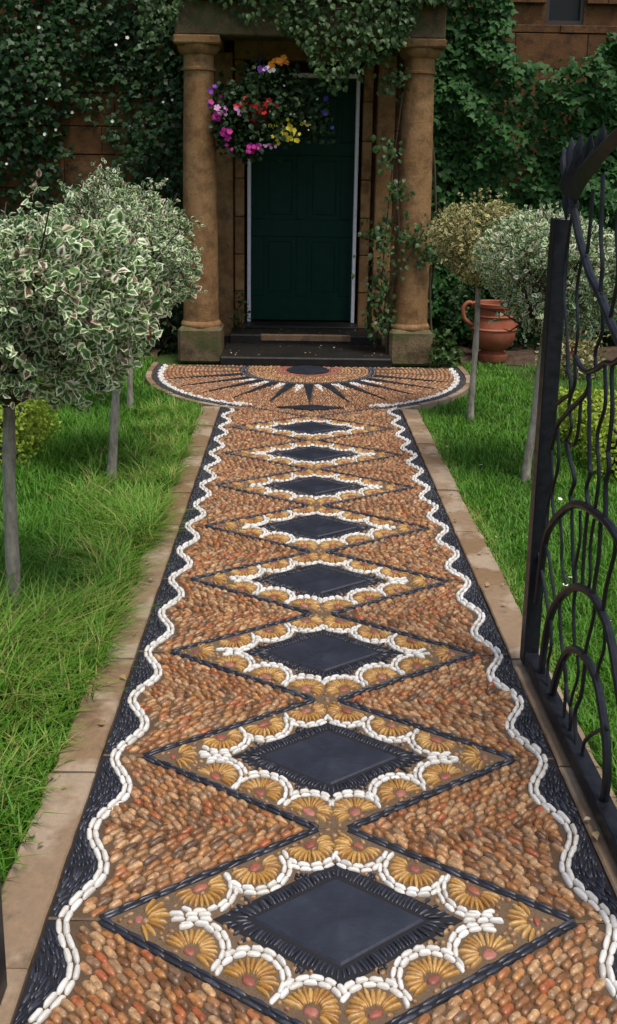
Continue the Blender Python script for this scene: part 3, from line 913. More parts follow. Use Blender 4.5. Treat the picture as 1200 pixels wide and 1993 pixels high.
# door
door = tag(empty('front_door', (-.06, WY + .02, .18)), 'dark green panelled front door in a white frame at the porch', 'door')
def db(name, mat, b, par=None):
    o = b.build(name, mat, par or door)
    o.location = (.06, -WY - .02, -.18) if par is None else (0, 0, 0); return o
fy = WY + .0
fr = MB()
db('door_frame', M['wpaint'], MB().box(-.572, -.540, fy - .035, fy + .08, .18, 2.40, .004))
db('door_frame', M['wpaint'], MB().box(.412, .444, fy - .035, fy + .08, .18, 2.40, .004))
db('door_frame', M['wpaint'], MB().box(-.572, .444, fy - .03, fy + .08, 2.402, 2.44, .004))
leaf = db('door_leaf', M['door'], MB().box(-.538, .410, fy + .045, fy + .09, .19, 2.40))
for zc0, zc1 in ((.19, .42), (.98, 1.14), (1.72, 1.84), (2.28, 2.40)):
    db('rail', M['door'], MB().box(-.538, .410, fy + .038, fy + .0445, zc0, zc1, .004), leaf)
for x0, x1 in ((-.538, -.42), (-.115, -.013), (.292, .410)):
    for z0, z1 in ((.42, .98), (1.14, 1.72), (1.84, 2.28)):
        db('stile', M['door'], MB().box(x0, x1, fy + .0385, fy + .0448, z0 + .001, z1 - .001, .004), leaf)
for x0, x1 in ((-.405, -.13), (.002, .277)):
    for z0, z1 in ((.435, .965), (1.155, 1.705), (1.855, 2.265)):
        db('panel', M['door'], MB().box(x0 + .03, x1 - .03, fy + .040, fy + .0446, z0 + .03, z1 - .03, .006), leaf)

# ================================================================== PLANTS
def crown_leaves(n, c, rad, size, seed, lumps=46, amp=.32, shell=.5, holes=()):
    """leaf positions through a lumpy ball; returns locs, frames"""
    r = np.random.default_rng(seed)
    d = unit(r.normal(size=(n, 3)))
    ld = unit(r.normal(size=(lumps, 3))); la = r.uniform(-.6, 1, lumps)
    k = np.exp((d @ ld.T - 1) * 14)
    bump = (k * la).sum(1)
    rr = 1 + amp * np.clip(bump, -1, 1.2)
    dep = 1 - shell * r.random(n) ** 1.8
    pos = d * (rr * dep)[:, None] * np.array(rad) + np.array(c)
    for hx, hy, hz, ha in holes:
        hd = unit(np.array([hx, hy, hz]))
        rr = np.where((d @ hd) > math.cos(ha), rr * .55, rr)
    pos = d * (rr * dep)[:, None] * np.array(rad) + np.array(c)
    keep = r.random(n) < np.clip(.56 + 1.1 * bump, .02, 1)
    pos, d = pos[keep], d[keep]
    m = len(pos)
    axis = unit(d * .7 + r.normal(size=(m, 3)) * .75 + np.array([0, 0, .15]))
    nor = unit(d * .8 + np.array([0, 0, .55]) + r.normal(size=(m, 3)) * .5)
    sz = size * r.uniform(.65, 1.25, m)
    return pos, axis, nor, sz, r

def make_tree(label, base, top, crown_c, rad, n, size, mat, seed, tr=.022, holes=(), group=None):
    tree = tag(empty('standard_tree', base), label, 'tree', group)
    b = np.array(base)
    tb = MB()
    pts = [np.array([0, 0, -.03]), np.array([0, 0, .02])]
    T = np.array(top) - b
    for u in np.linspace(.1, 1, 9):
        pts.append(T * u + np.array([u * .005 * math.sin(u * 7 + seed), u * .005 * math.cos(u * 5), 0]))
    rads = [tr * 1.4, tr * 1.25] + [tr * (1.08 - .22 * u) * (1 + .09 * math.sin(u * 23 + seed * 2) + .05 * math.sin(u * 41 + seed)) for u in np.linspace(.1, 1, 9)]
    tb.tube(spline(pts, 3), list(np.interp(np.linspace(0, 1, len(spline(pts, 3))), np.linspace(0, 1, len(rads)), rads)), 10)
    tb.build('trunk', M['bark'], tree, True)
    r = np.random.default_rng(seed + 50)
    C = np.array(crown_c) - b
    limbs = MB()
    for k in range(11):
        a = 2 * PI * k / 11 + r.uniform(-.2, .2)
        e = C + np.array([math.cos(a), math.sin(a), r.uniform(-.75, .9)]) * np.array(rad) * r.uniform(.6, .86)
        mid = T * .5 + e * .5 + r.normal(size=3) * .025 + np.array([0, 0, -.02])
        limbs.tube(spline([T * .97, mid, e], 5), list(np.linspace(tr * .55, .003, 11)), 6)
        for q in range(3):
            e2 = e + r.normal(size=3) * .09
            limbs.tube([mid, (mid + e2) / 2 + r.normal(size=3) * .02, e2], [.005, .004, .002], 5)
    limbs.build('branch', M['twig'], tree, True)
    pos, ax, no, sz, rr = crown_leaves(n, C, rad, size, seed, holes=holes)
    me = instance_mesh('crown', LEAF, pos, leaf_frames(ax, no, sz, 1.15), rr.random(len(pos)), LEAF_E)
    link('crown', me, mat, tree)
    # ragged shoots on the outline
    ns = 40
    d = unit(rr.normal(size=(ns, 3)) + np.array([0, -.2, .5]))
    P_, A_, N_ = [], [], []
    for k in range(ns):
        p0 = C + d[k] * np.array(rad) * .98
        for j in range(9):
            P_.append(p0 + d[k] * .014 * j + rr.normal(size=3) * .006); A_.append(d[k] * .5 + rr.normal(size=3) * .7); N_.append(rr.normal(size=3) + [0, 0, 1])
    me = instance_mesh('shoot', LEAF, np.array(P_), leaf_frames(np.array(A_), np.array(N_), np.full(len(P_), size * .8)), rr.random(len(P_)), LEAF_E)
    tag(link('shoot', me, mat, tree), kind='stuff')
    return tree
TG = 'ball-headed variegated trees beside the path'
make_tree('nearest left variegated ball tree, cut by the left picture edge', (-1.076, 3.08, 0), (-1.058, 3.08, .78), (-1.03, 3.08, 1.125), (.345, .35, .285), 7600, .038, M['leaf_var'], 1, .023, holes=((.3, -.9, -.12, .3), (-.1, -.95, .25, .2), (.55, -.75, -.55, .22), (.1, -.8, -.6, .25)), group=TG)
make_tree('second left ball tree on a pale thin trunk, partly behind the nearest', (-1.05, 4.72, 0), (-.985, 4.72, .76), (-.975, 4.72, 1.13), (.335, .33, .35), 8200, .032, M['leaf_var'], 2, .022, holes=((.6, -.8, -.1, .2), (.4, -.8, .45, .15)), group=TG)
make_tree('farthest left ball tree, only its thin trunk clearly showing', (-1.20, 6.15, 0), (-1.18, 6.15, .80), (-1.16, 6.15, 1.08), (.26, .26, .27), 4000, .03, M['leaf_var'], 3, .019, group=TG)
make_tree('right olive tinged ball tree with small crown beside the porch', (1.054, 6.085, 0), (1.065, 6.085, .87), (1.09, 6.085, 1.135), (.28, .28, .235), 7200, .028, M['leaf_var2'], 4, .019, group=TG)
make_tree('right cream edged ball tree behind the iron gate', (1.12, 4.80, 0), (1.17, 4.80, .78), (1.21, 4.80, 1.055), (.31, .31, .265), 8000, .031, M['leaf_var'], 5, .020, holes=((-.4, -.85, -.2, .2), (0, -.9, .3, .15)), group=TG)

def box_fill(n, lo, hi, r):
    return r.uniform(lo, hi, (n, 3))
def hedge(label, x0, x1, y0, y1, h, n, mat, seed):
    r = np.random.default_rng(seed)
    o = tag(empty('low_hedge', ((x0 + x1) / 2, (y0 + y1) / 2, 0)), label, 'hedge')
    c = np.array([(x0 + x1) / 2, (y0 + y1) / 2, 0])
    # surface of a rounded box
    u = r.uniform(-1, 1, (n, 3)); u[:, 2] = r.uniform(0, 1, n)
    ax_ = r.integers(0, 10, n)
    u[ax_ < 4, 2] = 1; m = (ax_ >= 4) & (ax_ < 7); u[m, 0] = np.sign(u[m, 0]); m = ax_ >= 7; u[m, 1] = np.sign(u[m, 1])
    half = np.array([(x1 - x0) / 2, (y1 - y0) / 2, h])
    lump = 1 + .05 * np.sin(u[:, 0] * 9 + seed) * np.cos(u[:, 1] * 13)
    pos = u * half * (1 - .12 * r.random((n, 1))) * lump[:, None]
    d = unit(u ** 5 + 1e-3)
    a = unit(d * .6 + r.normal(size=(n, 3)) * .7 + [0, 0, .3]); no = unit(d + r.normal(size=(n, 3)) * .5 + [0, 0, .4])
    link('foliage', instance_mesh('foliage', LEAF, pos, leaf_frames(a, no, .024 * r.uniform(.7, 1.3, n), 1.2), r.random(n), LEAF_E), mat, o)
    MB().box(-half[0] * .86, half[0] * .86, -half[1] * .9, half[1] * .9, 0, h * .84).build('woody_core', M['twig'], o)
hedge('golden low clipped hedge on the left lawn', -3.0, -1.52, 4.75, 5.5, .30, 9000, M['leaf_gold'], 21)
hedge('golden low clipped hedge on the right lawn behind the gate', 1.50, 3.0, 4.75, 5.75, .27, 9000, M['leaf_gold'], 22)

def wall_climber(label, n, samp, mat, seed, size=.062, stems=None, group=None, name='ivy', tm=IVY, out=(0, -1, 0), origin=(0, 8.95, 0), cat='ivy'):
    r = np.random.default_rng(seed)
    o = tag(empty(name, origin), label, cat, group)
    pos = samp(n, r) - np.array(origin)
    m = len(pos)
    ou = np.array(out)
    ax = unit(np.stack([r.normal(0, .55, m), -.35 + r.normal(0, .3, m), -.75 + r.normal(0, .45, m)], 1))
    no = unit(ou * .9 + np.array([0, 0, .55]) + r.normal(size=(m, 3)) * .42)
    link('foliage', instance_mesh('foliage', tm, pos, leaf_frames(ax, no, size * r.uniform(.55, 1.3, m), 1.0), r.random(m), LEAF_E if tm is LEAF else None), mat, o)
    if stems:
        sb_ = MB()
        for st in stems:
            sb_.tube(spline([np.array(q) - np.array(origin) for q in st[0]], 6), st[1], 6)
        sb_.build('stem', M['twig'], o, True)
    return o
def fbm(x, z, s):
    v = 0
    for k, (fx, fz, p_) in enumerate(((1.7, 1.3, .3), (3.1, 2.7, 1.9), (6.3, 5.1, 4.2), (11, 9, 2.2))):
        v = v + np.sin(x * fx + s + p_ + 1.3 * np.sin(z * fz * .7 + s)) * np.cos(z * fz + s * 1.7 + p_) / (k + 1.3)
    return v
def samp_right(n, r):
    x = r.uniform(.98, 3.5, n); z = r.uniform(0, 3.15, n)
    top = np.where(x < 1.75, 3.2, 2.62 + .10 * np.sin(x * 5.1) - .12 * np.exp(-((x - 1.9) / .15) ** 2) + np.where(x > 2.5, .08, 0))
    f = fbm(x, z, 2.0)
    keep = (z < top + r.normal(0, .05, n)) & (r.random(n) < .92 + .5 * f)
    dep = .03 + .14 * r.random(n) ** .7 + .26 * np.clip(fbm(x * 1.3, z * 1.5, 6.0) + .25, 0, 1)
    return np.stack([x, WY - np.abs(dep), z], 1)[keep]
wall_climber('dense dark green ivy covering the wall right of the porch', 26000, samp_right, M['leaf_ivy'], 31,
             stems=[([(1.2, 8.97, 0), (1.35, 8.96, 1), (1.3, 8.96, 2), (1.5, 8.96, 2.9)], .012), ([(2.4, 8.97, 0), (2.2, 8.96, 1.2), (2.5, 8.96, 2.3)], .012)])
def samp_left(n, r):
    x = r.uniform(-3.5, -1.0, n); z = r.uniform(0, 3.3, n)
    f = fbm(x, z, 5.0)
    bare = np.exp(-((x + 1.95) / .30) ** 2 - ((z - 1.65) / .42) ** 2)
    right = np.clip((x + 1.75) / .5, 0, 1)
    keep = r.random(n) < .62 + .55 * f + .3 * right + .35 * (z > 2.3) - .5 * bare
    dep = .03 + (.14 + .10 * f) * r.random(n) + .08 * np.clip(f, -.3, 1)
    return np.stack([x, WY - np.abs(dep), z], 1)[keep]
wall_climber('dark loose climber with white blossoms on the wall left of the porch', 14000, samp_left, M['leaf_creeper'], 32, .055,
             stems=[([(-1.5, 8.97, 0), (-1.6, 8.96, 1), (-1.45, 8.96, 1.9), (-1.7, 8.95, 3)], .013), ([(-2.5, 8.97, 0), (-2.4, 8.96, 1.2), (-2.6, 8.95, 2.4), (-2.2, 8.95, 3.1)], .012)], cat='climber', name='wall_climber')
climbL = bpy.context.scene.objects['wall_climber']
def samp_top(n, r):
    x = r.uniform(-1.35, 1.08, n)
    hang = .30 + .20 * np.sin(x * 2.6 + .4) + .07 * np.sin(x * 9) + .22 * np.exp(-((x - .15) / .3) ** 2) - .2 * np.exp(-((x + .85) / .14) ** 2) - .6 * np.exp(-((x - .90) / .17) ** 2)
    z = 3.1 - (3.1 - 2.86 + .9 * np.clip(hang, 0, 1)) * r.random(n) ** .8
    f = fbm(x * 1.4, z * 1.6, 9.0)
    keep = (r.random(n) < .62 + .6 * f)
    y = 7.84 - .10 * r.random(n) - .05 * np.clip(f, -.5, 1)
    return np.stack([x, y, z], 1)[keep]
wall_climber('pale leafy climber trailing over the porch top', 3600, samp_top, M['leaf_light'], 33, .055, origin=(0, 7.85, 2.9), cat='climber', name='trailing_climber', tm=LEAF,
             stems=[([(-1.2, 7.86, 2.97), (-.5, 7.85, 2.9), (.2, 7.84, 2.8), (.9, 7.85, 2.98)], .008)])
# vine wrapped up the right column
cxv, cyv = .862, 8.05
vs = []
for ph, rr0, tw in ((-.4, .165, 1.9), (-2.2, .17, -1.4), (.2, .2, .5)):
    pts = []
    for k in range(14):
        u = k / 13
        a = ph + tw * u + .45 * math.sin(u * 9 + ph)
        rr_ = rr0 + .03 * math.sin(u * 7 + ph * 3) + (.06 * (1 - u) ** 4)
        pts.append((cxv + rr_ * math.cos(a), cyv + rr_ * math.sin(a), .0 + 2.62 * u))
    vs.append((pts, .0085))
vs.append(([(.62, 8.0, .25), (.66, 7.93, .62), (.74, 7.87, .78), (.84, 7.86, .95), (.93, 7.88, 1.12)], .008))
vs.append(([(.58, 8.05, .1), (.60, 7.98, .5), (.62, 7.95, 1.0), (.66, 7.93, 1.6), (.72, 7.9, 2.2)], .006))
def samp_vine(n, r):
    cl = np.array([(.66, 7.90, 1.02, .12), (.88, 7.86, 1.06, .10), (.62, 7.95, .72, .12), (.60, 7.97, .55, .09), (.70, 7.88, 1.42, .08), (.64, 7.9, 2.3, .08), (.62, 7.9, 1.75, .07), (.98, 7.9, .95, .07), (.55, 8.0, 1.1, .09), (.6, 7.98, .35, .1)])
    k = r.integers(0, len(cl), n)
    return cl[k, :3] + r.normal(size=(n, 3)) * cl[k, 3:] * np.array([.75, .35, .8])
wall_climber('bare stemmed vine twisting up the right column', 620, samp_vine, M['leaf_light'], 34, .052, stems=vs, name='column_vine', origin=(.862, 8.05, 0), cat='vine', tm=LEAF)

def flower_mesh(name, mat, r0, petals=5, seed=0, cup=.35):
    r = np.random.default_rng(seed); V = [(0, 0, 0)]; F = []
    for k in range(petals):
        a = 2 * PI * k / petals; w = PI / petals * 1.05
        b = len(V)
        for da, rr, zz in ((-w, .55, .2), (-w * .7, .95, .5), (0, 1.05, .42), (w * .7, .95, .5), (w, .55, .2)):
            V.append((r0 * rr * math.cos(a + da), r0 * rr * math.sin(a + da), r0 * zz * cup + r0 * r.uniform(-.06, .06)))
        F += [(0, b, b + 1), (0, b + 1, b + 2), (0, b + 2, b + 3), (0, b + 3, b + 4)]
    me = fast_mesh(name, np.array(V), np.array(F), {'rnd': np.zeros(len(V))}); me.materials.append(mat); return me
BL = {k: flower_mesh('blossom', M['f_' + k], 1.0, 5, i) for i, k in enumerate(('magenta', 'pink', 'red', 'yellow', 'orange', 'violet', 'white', 'blue'))}
def put_flower(col, loc, size, par, facing=(0, -1, .3), name='blossom'):
    o = link(name, BL[col], None, par)
    o.location = loc
    f = Vector(facing) + Vector((U(-.5, .5), U(-.3, .3), U(-.4, .4)))
    o.rotation_euler = f.to_track_quat('Z', 'Y').to_euler(); o.scale = (size,) * 3
for x, z in ((-2.36, 2.75), (-2.2, 2.28), (-2.32, 2.16), (-2.42, 2.14), (-2.25, 1.9), (-2.35, 1.86), (-2.6, 2.55), (-1.3, 2.15), (-1.22, 2.17), (-1.75, 1.98), (-2.7, 1.6), (-1.42, 1.47), (-1.7, 2.62), (-1.6, 2.68), (-2.1, 2.05)):
    put_flower('white', (x, -.22, z), U(.009, .017), climbL)

# hanging basket
bk = tag(empty('hanging_basket', (-.42, 8.05, 2.0)), 'hanging basket overflowing with red, pink, yellow and orange flowers', 'flower basket')
bowl = [(.02, -.16), (.09, -.15), (.15, -.09), (.18, 0.0), (.185, .01), (.17, .0)]
MB().lathe(bowl, 24).build('bowl', M['wicker'], bk, True)
ch = MB()
for k in range(3):
    a = 2 * PI * k / 3 + .4
    ch.tube([(.18 * math.cos(a), .18 * math.sin(a), 0), (0, 0, .50)], .004, 5)
ch.tube([(0, 0, .49), (0, 0, .72)], .004, 5)
ch.build('chain', M['iron'], bk)
r = np.random.default_rng(77)
n = 3400
cl = np.array([(-.28, -.05, -.02, .11), (-.1, -.1, .06, .12), (.12, -.08, .02, .13), (.33, -.04, .06, .12), (-.2, -.08, -.14, .09), (.1, -.08, -.10, .10), (-.02, -.03, .22, .11), (.22, -.02, .2, .12), (.45, 0, -.02, .09), (-.25, -.02, .12, .09), (-.1, -.08, -.22, .07)])
k = r.integers(0, len(cl), n)
pos = cl[k, :3] + r.normal(size=(n, 3)) * cl[k, 3:] * .75
pos = pos[(pos[:, 0] > -.37)]; n = len(pos)
link('foliage', instance_mesh('foliage', LEAF, pos, leaf_frames(unit(r.normal(size=(n, 3)) + [0, -.4, -.3]), unit(r.normal(size=(n, 3)) * .6 + [0, -.6, .6]), .05 * r.uniform(.6, 1.3, n), 1.1), r.random(n), LEAF_E), M['leaf_dark'], bk)
def spray(col, c, sd, m, size):
    for _ in range(int(m * (.4 if col == 'blue' else 1.5))):
        put_flower(col, (c[0] + r.normal() * sd[0], c[1] + r.normal() * .03 - .12, c[2] + r.normal() * sd[1]), size * U(.5, .95), bk)
spray('red', (.0, -.05, .06), (.075, .03), 22, .030); spray('red', (-.09, -.05, .08), (.05, .04), 8, .026)
spray('magenta', (-.34, -.03, .05), (.03, .05), 9, .030); spray('magenta', (-.27, -.05, -.14), (.03, .04), 8, .032); spray('magenta', (-.08, -.06, -.26), (.05, .022), 10, .026)
spray('pink', (-.31, -.10, .03), (.022, .022), 5, .034); spray('pink', (-.13, -.08, .03), (.02, .015), 3, .026); spray('pink', (.06, -.06, -.235), (.045, .012), 7, .017)
spray('yellow', (.2, -.05, -.10), (.075, .05), 24, .020); spray('yellow', (.26, -.07, -.15), (.03, .025), 9, .022)
spray('orange', (.14, -.02, .40), (.035, .022), 7, .034); spray('violet', (.02, -.03, .35), (.035, .015), 4, .026); spray('white', (.06, -.05, .345), (.03, .012), 3, .022)
spray('white', (.25, -.04, .02), (.16, .12), 12, .013); spray('blue', (.5, 0, .05), (.06, .12), 10, .026); spray('violet', (-.36, -.04, .12), (.03, .05), 4, .024)

# terracotta pots
def urn(label, loc, s, handles, group='terracotta pots by the house wall'):
    o = tag(empty('terracotta_pot', loc), label, 'pot', group)
    prof = [(.13, 0), (.135, .01), (.135, .055), (.10, .075), (.095, .09), (.155, .13), (.185, .19), (.19, .25), (.18, .32), (.165, .37), (.15, .43), (.155, .455), (.185, .47), (.19, .50), (.175, .505), (.155, .50), (.15, .42)]
    MB().lathe([(a * s, b * s) for a, b in prof], 36).build('body', M['terracotta'], o, True)
    for b_ in ((.165, .385), (.186, .275)):
        rg = [(b_[0] * s, b_[1] * s), ((b_[0] + .012) * s, (b_[1] + .006) * s), (b_[0] * s, (b_[1] + .018) * s)]
        MB().lathe(rg, 36).build('band', M['terracotta'], o, True)
    if handles:
        for sx in (-1, 1):
            h = [(sx * .155 * s, 0, .45 * s), (sx * .22 * s, 0, .50 * s), (sx * .27 * s, 0, .45 * s), (sx * .255 * s, 0, .36 * s), (sx * .18 * s, 0, .30 * s)]
            MB().tube(spline(h, 6), .018 * s, 8).build('handle', M['terracotta'], o, True)
    MB().lathe([(.0, .44 * s), (.151 * s, .441 * s)], 24).build('soil', M['soil'], o)
urn('big terracotta urn with looped handles behind the right ball trees', (1.60, 8.12, 0), 1.0, True)
urn('terracotta pot left of the porch, mostly behind the ball trees', (-1.50, 8.15, 0), .95, False)
urn('terracotta pot at the wall seen through the gate bars', (2.28, 8.25, 0), .85, False)

def shrub(label, c, rad, n, size, mat, seed, name='shrub', tm=LEAF):
    o = tag(empty(name, (c[0], c[1], 0)), label, 'shrub')
    pos, ax, no, sz, rr = crown_leaves(n, (0, 0, c[2]), rad, size, seed, amp=.3, shell=.6)
    link('foliage', instance_mesh('foliage', tm, pos, leaf_frames(ax, no, sz), rr.random(len(pos)), LEAF_E if tm is LEAF else None), mat, o)
    st = MB()
    for k in range(6):
        e = rr.normal(size=3) * np.array(rad) * .5 + np.array([0, 0, c[2]])
        st.tube([(rr.normal() * .02, rr.normal() * .02, -.03), (e[0] * .4, e[1] * .4, e[2] * .5), tuple(e)], [.008, .006, .003], 5)
    st.build('stem', M['twig'], o, True)
shrub('low leafy plant at the foot of the right column', (1.13, 7.93, .10), (.13, .12, .14), 260, .06, M['leaf_light'], 61)
shrub('small variegated shrub in the right bed seen through the gate', (2.12, 7.55, .16), (.24, .16, .2), 700, .045, M['leaf_var2'], 62)
shrub('dark shrub filling the corner left of the porch', (-1.32, 8.45, .45), (.24, .2, .5), 1400, .055, M['leaf_dark'], 63)
shrub('dark shrub behind the urn at the ivy wall', (1.75, 8.62, .35), (.5, .22, .42), 1900, .055, M['leaf_dark'], 64)
shrub('dark shrub at the far left wall foot', (-2.3, 8.55, .35), (.7, .25, .45), 2200, .055, M['leaf_dark'], 65)
shrub('small weed growing beside the door steps', (-.62, 8.7, .30), (.08, .05, .16), 70, .05, M['leaf_light'], 66)

# ---- lawn blades
def blades(name, X, Y, h, wd, bend, mat, seed, z0=-.028):
    r = np.random.default_rng(seed); n = len(X)
    a = r.uniform(0, 2 * PI, n)
    fx, fy = np.cos(a), np.sin(a)
    sx, sy = -fy, fx
    V = np.zeros((n, 5, 3))
    for k, (u, w) in enumerate(((0, 1), (0, -1), (.55, .8), (.55, -.8), (1, 0))):
        off = bend * h * u ** 2
        V[:, k, 0] = X + fx * off + sx * wd * w * .5
        V[:, k, 1] = Y + fy * off + sy * wd * w * .5
        V[:, k, 2] = z0 + h * u * (1 - .35 * np.clip(bend, 0, 1.2) * u)
    F = np.array([(0, 1, 3), (0, 3, 2), (2, 3, 4)])
    FF = (F[None] + (np.arange(n) * 5)[:, None, None]).reshape(-1, 3)
    me = fast_mesh(name, V.reshape(-1, 3), FF, {'rnd': np.repeat(r.random(n), 5)}, True)
    return tag(link(name, me, mat), kind='stuff')
def lawn_points(n, x0, x1, r, near=1.1, far=8.1):
    y = near * (far / near) ** r.random(n) ** .85
    x = r.uniform(0, 1, n)
    return x0 + (x1 - x0) * x, y
for s in (-1, 1):
    r = np.random.default_rng(90 + s)
    X, Y = lawn_points(75000, .735, 3.0, r)
    X[:45000] = .735 + (X[:45000] - .735) * .42
    X = X * s
    keep = ~((((X / (LA + .075)) ** 2 + ((Y - LC[1]) / (LB + .075)) ** 2) < 1) | ((Y > 7.4) & (np.abs(X) < 1.31)))
    X, Y = X[keep], Y[keep]; n = len(X)
    f = fbm(X * 1.5, Y * 1.5, 3.0)
    f2 = fbm(X * 5, Y * 4, 8.0)
    h = (.032 + .035 * r.random(n) ** 2 + .022 * np.clip(f, -1, 1) + .022 * np.clip(f2, -.6, 1)) * (1.7 if s < 0 else 1.05)
    h = np.maximum(h, .02)
    o = blades('grass', X, Y, h, .0035 + .0016 * (Y / 4), .35 + .7 * r.random(n), M['grass'], 100 + s)
    tag(o, 'short green lawn grass ' + ('left' if s < 0 else 'right') + ' of the path', 'grass')
# long rough grass on the left, flopping over the kerb
r = np.random.default_rng(123)
cent = []
for _ in range(260):
    y = 1.9 + 4.2 * r.random() ** 1.2; x = -.728 - abs(r.normal(0, .22))
    cent.append((x, y, r.uniform(.5, 1.1)))
cent += [(-.735, 3.75 + .09 * q, 1.1 + .3 * math.sin(q)) for q in range(7)] + [(-.76, 2.72 + .1 * q, 1.1) for q in range(6)] + [(-1.02, 2.62, 2.0), (-.95, 2.5, 1.9), (-1.1, 2.75, 2.1), (-1.15, 2.95, 1.9), (-1.2, 2.6, 2.0), (-.92, 2.95, 1.7), (-.9, 2.8, 1.4), (-1.0, 2.95, 1.5), (-.86, 3.1, 1.3), (-.82, 3.35, 1.4), (-.78, 3.8, 1.5), (-.76, 4.0, 1.4), (-.8, 4.2, 1.3), (-.85, 3.6, 1.3), (-.77, 2.95, 1.2), (-.80, 2.55, 1.1), (-.9, 2.3, 1.0)]
X, Y, H = [], [], []
for x, y, k in cent:
    m = int(75 * k * k)
    X += list(x + r.normal(0, .03 * k, m)); Y += list(y + r.normal(0, .035 * k, m)); H += list(.15 * k * r.uniform(.4, 1.2, m))
X, Y, H = map(np.array, (X, Y, H)); kk = X < -.700
o = blades('long_grass', X[kk], Y[kk], H[kk], .0052, .5 + .8 * r.random(kk.sum()), M['grass_long'], 124)
tag(o, 'long straw streaked grass tufts spilling over the left kerb', 'grass')
# right edge tufts
X = .725 + np.abs(r.normal(0, .03, 3500)); Y = r.uniform(2.6, 6.3, 3500)
o = blades('verge_grass', X, Y, .045 * r.uniform(.6, 1.4, 3500), .0035, .5 + .7 * r.random(3500), M['grass_long'], 125)
tag(o, 'thin grass fringe along the right kerb', 'grass')
# daisies in the right lawn
for k, (x, y) in enumerate(((1.18, 4.35), (.93, 3.35), (.97, 3.42), (1.0, 3.05), (1.3, 5.2), (.9, 4.9), (1.05, 2.75))):
    d_ = tag(empty('daisy', (x, y, -.03)), 'tiny white daisy in the right lawn', 'flower', 'daisies in the right lawn')
    MB().tube([(0, 0, 0), (0, 0, .055)], .0012, 5).build('stalk', M['leaf_dark'], d_)
    o = link('blossom', BL['white'], None, d_); o.location = (0, 0, .056); o.scale = (.011,) * 3; o.rotation_euler = (U(-.4, .4), U(-.4, .4), 0)
# fallen petals and leaf litter on the steps and the lawn edge
r = np.random.default_rng(5)
lp_, lz_ = [], []
for _ in range(46):
    if r.random() < .6: lp_.append((r.uniform(-.66, .62), r.uniform(7.75, 8.3), .082))
    else: lp_.append((r.uniform(-.6, .5), r.uniform(8.42, 8.68), .162))
for _ in range(70):
    sx = -1 if r.random() < .7 else 1
    lp_.append((sx * r.uniform(.62, .80), r.uniform(1.7, 6.2), .018))
lp_ = np.array(lp_); m = len(lp_)
me = instance_mesh('fallen_leaves', LEAF, lp_, leaf_frames(unit(r.normal(size=(m, 3)) * [1, 1, .1]), unit(r.normal(size=(m, 3)) * .25 + [0, 0, 1]), .022 * r.uniform(.6, 1.3, m)), r.random(m), LEAF_E)
tag(link('fallen_leaves', me, leaf_mat('dry_leaf', [(0, (0.30, 0.17, 0.06)), (0.4, (0.42, 0.33, 0.18)), (0.7, (0.18, 0.09, 0.04)), (1, (0.5, 0.45, 0.33))], rough=.7)), 'dry fallen leaves scattered on the steps and kerbs', 'leaves', kind='stuff')

